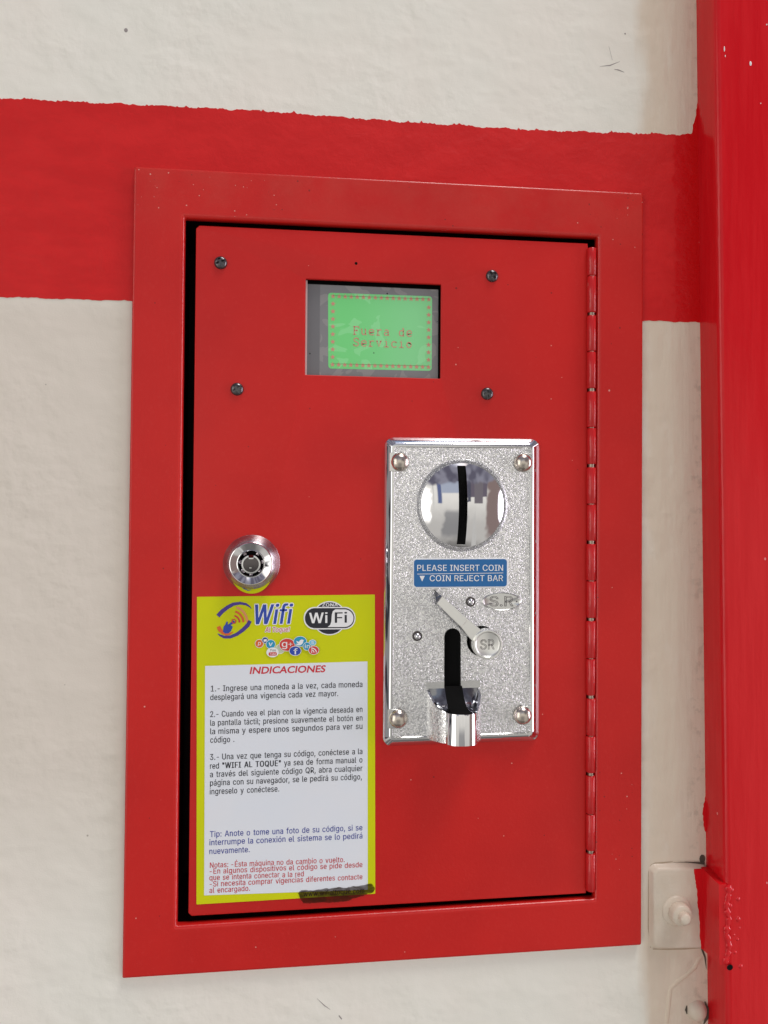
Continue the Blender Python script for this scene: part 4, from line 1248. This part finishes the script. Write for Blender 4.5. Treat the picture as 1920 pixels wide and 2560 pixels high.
def sk(x, z, d):
    x -= 36
    z -= 61.4
    c, s = math.cos(TH), math.sin(TH)
    return (-43.8 + x * c - z * s, -72.75 + x * s + z * c, d)


def onsk(vf):
    return xf(vf, sk)


SD = DD + 0.18
stk = make('instruction_sticker', [(onsk(shape([rrect(0, 71.85, 0.1, 122.8, 0.25, 3)], DD - 0.05, SD)), 'lime', False)], CB, cb.o, label='lime green sticker with printed instructions in Spanish')
pd = SD + 0.05
prints('white_panel', [(onsk(flat([[(3.0, 3.55), (68.75, 1.95), (68.75, 95.35), (3.25, 95.05)]], pd)), 'paper')], CB, stk)
td = pd + 0.05
C_ = 2.34
hcu = bpy.data.curves.new('w', 'FONT')
hcu.body = 'INDICACIONES'
hcu.resolution_u = 4
hcu.offset = 0.022
hcu.shear = 0.16
_words[('INDICACIONES', 0.0, 0.0)] = curve_mesh(hcu)
prints('heading', [(onsk(text('INDICACIONES', 20.9, 91.45, 2.75, td, 51.6)), 'headink')], CB, stk)
L3 = [('1.- Ingrese una moneda a la vez, cada moneda', 5.53, 66.66, 84.76, 84.95),
      ('desplegará una vigencia cada vez mayor.', 5.3, 56.67, 81.31, 81.5),
      ('2.- Cuando vea el plan con la vigencia deseada en', 5.31, 66.65, 74.53, 74.66),
      ('la pantalla táctil; presione suavemente el botón en', 5.32, 66.64, 71.07, 71.17),
      ('la misma y espere unos segundos para ver su', 5.32, 66.63, 67.66, 67.77),
      ('código .', 5.32, 14.82, 64.25, 64.3),
      ('3.- Una vez que tenga su código, conéctese a la', 5.24, 66.62, 57.39, 57.45),
      ('red "WIFI AL TOQUE" ya sea de forma manual o', 5.25, 66.61, 53.85, 54.0),
      ('a través del siguiente código QR, abra cualquier', 5.25, 66.62, 50.5, 50.54),
      ('página con su navegador, se le pedirá su código,', 5.26, 66.37, 47.1, 47.1),
      ('ingreselo y conéctese.', 5.17, 32.74, 43.65, 43.6)]
prints('instructions', [(onsk(line(s, a, b, p, q, C_, td)), 'ink') for s, a, b, p, q in L3], CB, stk)
LT = [('Tip: Anote o tome una foto de su código, si se', 5.25, 66.59, 26.62, 26.32),
      ('interrumpe la conexión el sistema se lo pedirá', 5.06, 66.58, 23.33, 22.94),
      ('nuevamente.', 5.06, 20.97, 19.84, 19.66)]
prints('tip_text', [(onsk(line(s, a, b, p, q, C_, td)), 'blueink') for s, a, b, p, q in LT], CB, stk, label='blue tip text')
LN = [('Notas: -Ésta máquina no da cambio o vuelto.', 5.26, 59.28, 14.36, 13.69),
      ('-En algunos dispositivos el código se pide desde', 5.17, 66.57, 11.92, 11.26),
      ('que se intenta conectar a la red', 5.08, 42.66, 9.42, 8.86),
      ('-Si necesita comprar vigencias diferentes contacte', 5.18, 66.56, 6.88, 6.29),
      ('al encargado.', 5.09, 21.08, 4.39, 4.16)]
prints('notes_text', [(onsk(line(s, a, b, p, q, 2.15, td)), 'redink') for s, a, b, p, q in LN], CB, stk, label='red notes text')
prints('web_address', [(onsk(text('www.wifialtoque.com', 42.5, 0.75, 2.0, td, 67.3, 0.02)), 'ink')], CB, stk)
mk = ragged([(40.3, 2.3), (41.6, 3.35), (48.4, 3.3), (58, 3.5), (66.5, 3.95), (69.9, 4.3), (71.4, 2.65), (70.8, 1.0), (66.8, -0.5), (59.5, -2.1), (50.8, -2.4), (42.4, -2.0), (41.0, 0.1), (40.3, 2.3)], 0.7, 0.32)
prints('marker_scribble', [(onsk(flat([mk[:-1]], td + 0.09)), 'marker')], CB, stk, label='dark marker scribble over the web address')


# the printed marks at the top of the sticker, in units of its artwork
def A(u, v):
    return ((u - 85) * 0.0479, 122.8 - ((v - 650) + (u - 85) * 0.0147) * 0.0475)


def art(loops, d):
    return onsk(flat([[A(*p) for p in lp] for lp in loops], d))


def taper(pts, wds, d):
    return onsk(stroke([A(*p) for p in pts], [x * 0.0477 for x in wds], d))


def arcpts(cx, cy, rx, ry, a0, a1, n=16):
    return [(cx + rx * math.cos(math.radians(a0 + (a1 - a0) * i / n)), cy - ry * math.sin(math.radians(a0 + (a1 - a0) * i / n))) for i in range(n + 1)]


ld1, ld2, ld3 = SD + 0.06, SD + 0.11, SD + 0.16
logo = []
pts = [(258, 812), (290, 775), (335, 740), (385, 712), (440, 703), (490, 712), (520, 732), (536, 752)]
logo.append((taper(pts, [34, 34, 32, 28, 24, 20, 12, 3], ld1), 'logoviolet'))
pts = [(525, 853), (505, 890), (465, 930), (415, 967), (360, 990), (310, 990), (275, 975), (256, 960)]
logo.append((taper(pts, [30, 34, 32, 28, 26, 24, 16, 3], ld1), 'logoviolet'))
pts = [(262, 900), (275, 930), (300, 955), (330, 968), (360, 962), (385, 945)]
logo.append((taper(pts, [32, 34, 26, 22, 18, 4], ld1), 'orange'))
hand = [(300, 945), (303, 905), (318, 885), (330, 858), (340, 862), (338, 888), (382, 850), (398, 858), (395, 872), (362, 890), (380, 900), (378, 912), (372, 925), (366, 940), (345, 958), (318, 960)]
logo.append((art([hand], ld2), 'logoblue'))
logo.append((art([[(u, v) for u, v in circle(390, 857, 21, 20)], [(u, v) for u, v in circle(390, 857, 12, 20)]], ld3), 'icred'))
for r, m_, wd in ((55, 'icred', 15), (88, 'orange', 19), (122, 'salmon', 21)):
    q = arcpts(385, 870, r * 0.95, r * 1.1, 85 - r * 0.06, 2)
    logo.append((taper(q, [wd * 0.5] + [wd] * (len(q) - 2) + [wd * 0.6], ld1), m_))
prints('hand_logo', logo, CB, stk)


def arttext(s, u0, u1, vb, vt, d, bold, shear, m_, grow=0.0):
    x0, z0 = A(u0, vb)
    x1, _ = A(u1, vb)
    _, z1 = A(u0, vt)
    return (onsk(text(s, x0 - grow, z0 - grow * 0.3, z1 - z0, d, x1 + grow, bold, shear)), m_)


def halo(s, u0, u1, vb, vt, d, bold, shear, m_, r):
    out = []
    for i in range(8):
        a = i * math.pi / 4
        p = arttext(s, u0 + r * math.cos(a), u1 + r * math.cos(a), vb + r * math.sin(a), vt + r * math.sin(a), d + 0.005 * i, bold, shear, m_)
        out.append(p)
    return out


prints('word_logo', halo('Wifi', 566, 886, 883, 715, ld1, 0.06, 0.22, 'white', 8) + [arttext('Wifi', 566, 886, 883, 715, ld2, 0.06, 0.22, 'logoblue')]
       + halo('Al Toque!', 650, 858, 949, 909, ld1, 0.02, 0.2, 'white', 5) + [arttext('Al Toque!', 650, 858, 949, 909, ld2, 0.02, 0.2, 'icred')], CB, stk)
zw = []
zw.append((art([circle(1195, 832, 147, 48)], ld1), 'white'))
zw.append((art([circle(1195, 832, 137, 48)], ld2), 'ink'))


def pill(u0, u1, v0, v1, r):
    return quad_ring([(u0, v0), (u1, v0), (u1, v1), (u0, v1)], r, 10)


zw.append((art([pill(975, 1418, 735, 928, 92)], ld2 + 0.04), 'white'))
zw.append((art([pill(986, 1408, 745, 918, 84)], ld2 + 0.07), 'ink'))
rt = [(1178, 908), (1200, 890), (1210, 860), (1214, 800), (1224, 770), (1245, 756)] + arcpts(1322, 832, 78, 76, 90, -90, 20)
zw.append((art([rt], ld2 + 0.10), 'white'))
ld4 = ld2 + 0.14
zw.append(arttext('Wi', 1020, 1178, 875, 785, ld4, 0.05, 0, 'white'))
zw.append(arttext('Fi', 1240, 1345, 872, 782, ld4, 0.05, 0, 'ink'))
zw.append(arttext('ZONA', 1132, 1266, 731, 704, ld4, 0.06, 0, 'white'))
prints('zone_logo', zw, CB, stk)


def icon(u, v, r, m_, glyph, rv=None, ring=True, k=0):
    rv = rv or r
    e = k * 0.05
    ps = []
    if ring:
        ps.append((art([circle(u, v, r + 4, 28, rv + 4)], ld1 + e), 'white'))
    ps.append((art([circle(u, v, r, 28, rv)], ld1 + e + 0.02), m_))
    ps += glyph(ld1 + e + 0.04)
    prints('round_icon', ps, CB, stk)


icon(775, 1095, 38, 'icgrey', lambda d: [], k=0)
icon(602, 1047, 33, 'orange', lambda d: [arttext('p', 588, 615, 1060, 1025, d, 0.02, 0.2, 'white')], k=1)
icon(650, 1018, 24, 'icnavy', lambda d: [(art([[(638, 1012), (664, 1008), (664, 1028), (638, 1032)]], d), 'white')], k=2)
icon(697, 1053, 37, 'iccyan', lambda d: [arttext('v', 680, 716, 1068, 1028, d, 0.03, 0.1, 'white')], k=3)
icon(713, 1122, 52, 'white', lambda d: [arttext('You', 690, 740, 1114, 1092, d, 0.01, 0, 'ink'), (art([pill(680, 748, 1121, 1150, 10)], d), 'icred'), arttext('Tube', 690, 740, 1145, 1127, d + 0.02, 0.02, 0, 'white')], 42, ring=False, k=4)
icon(835, 1058, 64, 'icred', lambda d: [arttext('g', 790, 836, 1078, 1020, d, 0.01, 0, 'white'), arttext('+', 846, 880, 1070, 1028, d, 0.02, 0, 'white')], 52, k=5)
bird = [(905, 1050), (930, 1050), (918, 1040), (912, 1024), (935, 1034), (944, 1018), (962, 1012), (970, 1018), (980, 1016), (972, 1026), (968, 1044), (950, 1062), (925, 1064)]
icon(945, 1030, 53, 'iccyan', lambda d: [(art([bird], d), 'white')], 42, k=6)
icon(1003, 1072, 32, 'iccyan', lambda d: [arttext('in', 984, 1026, 1088, 1052, d, 0.03, 0, 'white')], k=7)
icon(903, 1110, 48, 'logoblue', lambda d: [arttext('f', 888, 924, 1140, 1090, d, 0.03, 0, 'white')], 38, k=8)
icon(1050, 1040, 28, 'icsky', lambda d: [arttext('s', 1038, 1062, 1050, 1022, d, 0.03, 0, 'white')], 22, k=9)
icon(1060, 1105, 42, 'icred', lambda d: [(art([circle(1042, 1120, 6, 10)], d), 'white'), (taper(arcpts(1038, 1124, 24, 22, 90, 0, 8), [8] * 9, d), 'white'), (taper(arcpts(1038, 1124, 44, 38, 90, 0, 8), [8] * 9, d), 'white')], 34, k=10)

bpy.data.collections.remove(_tmp)
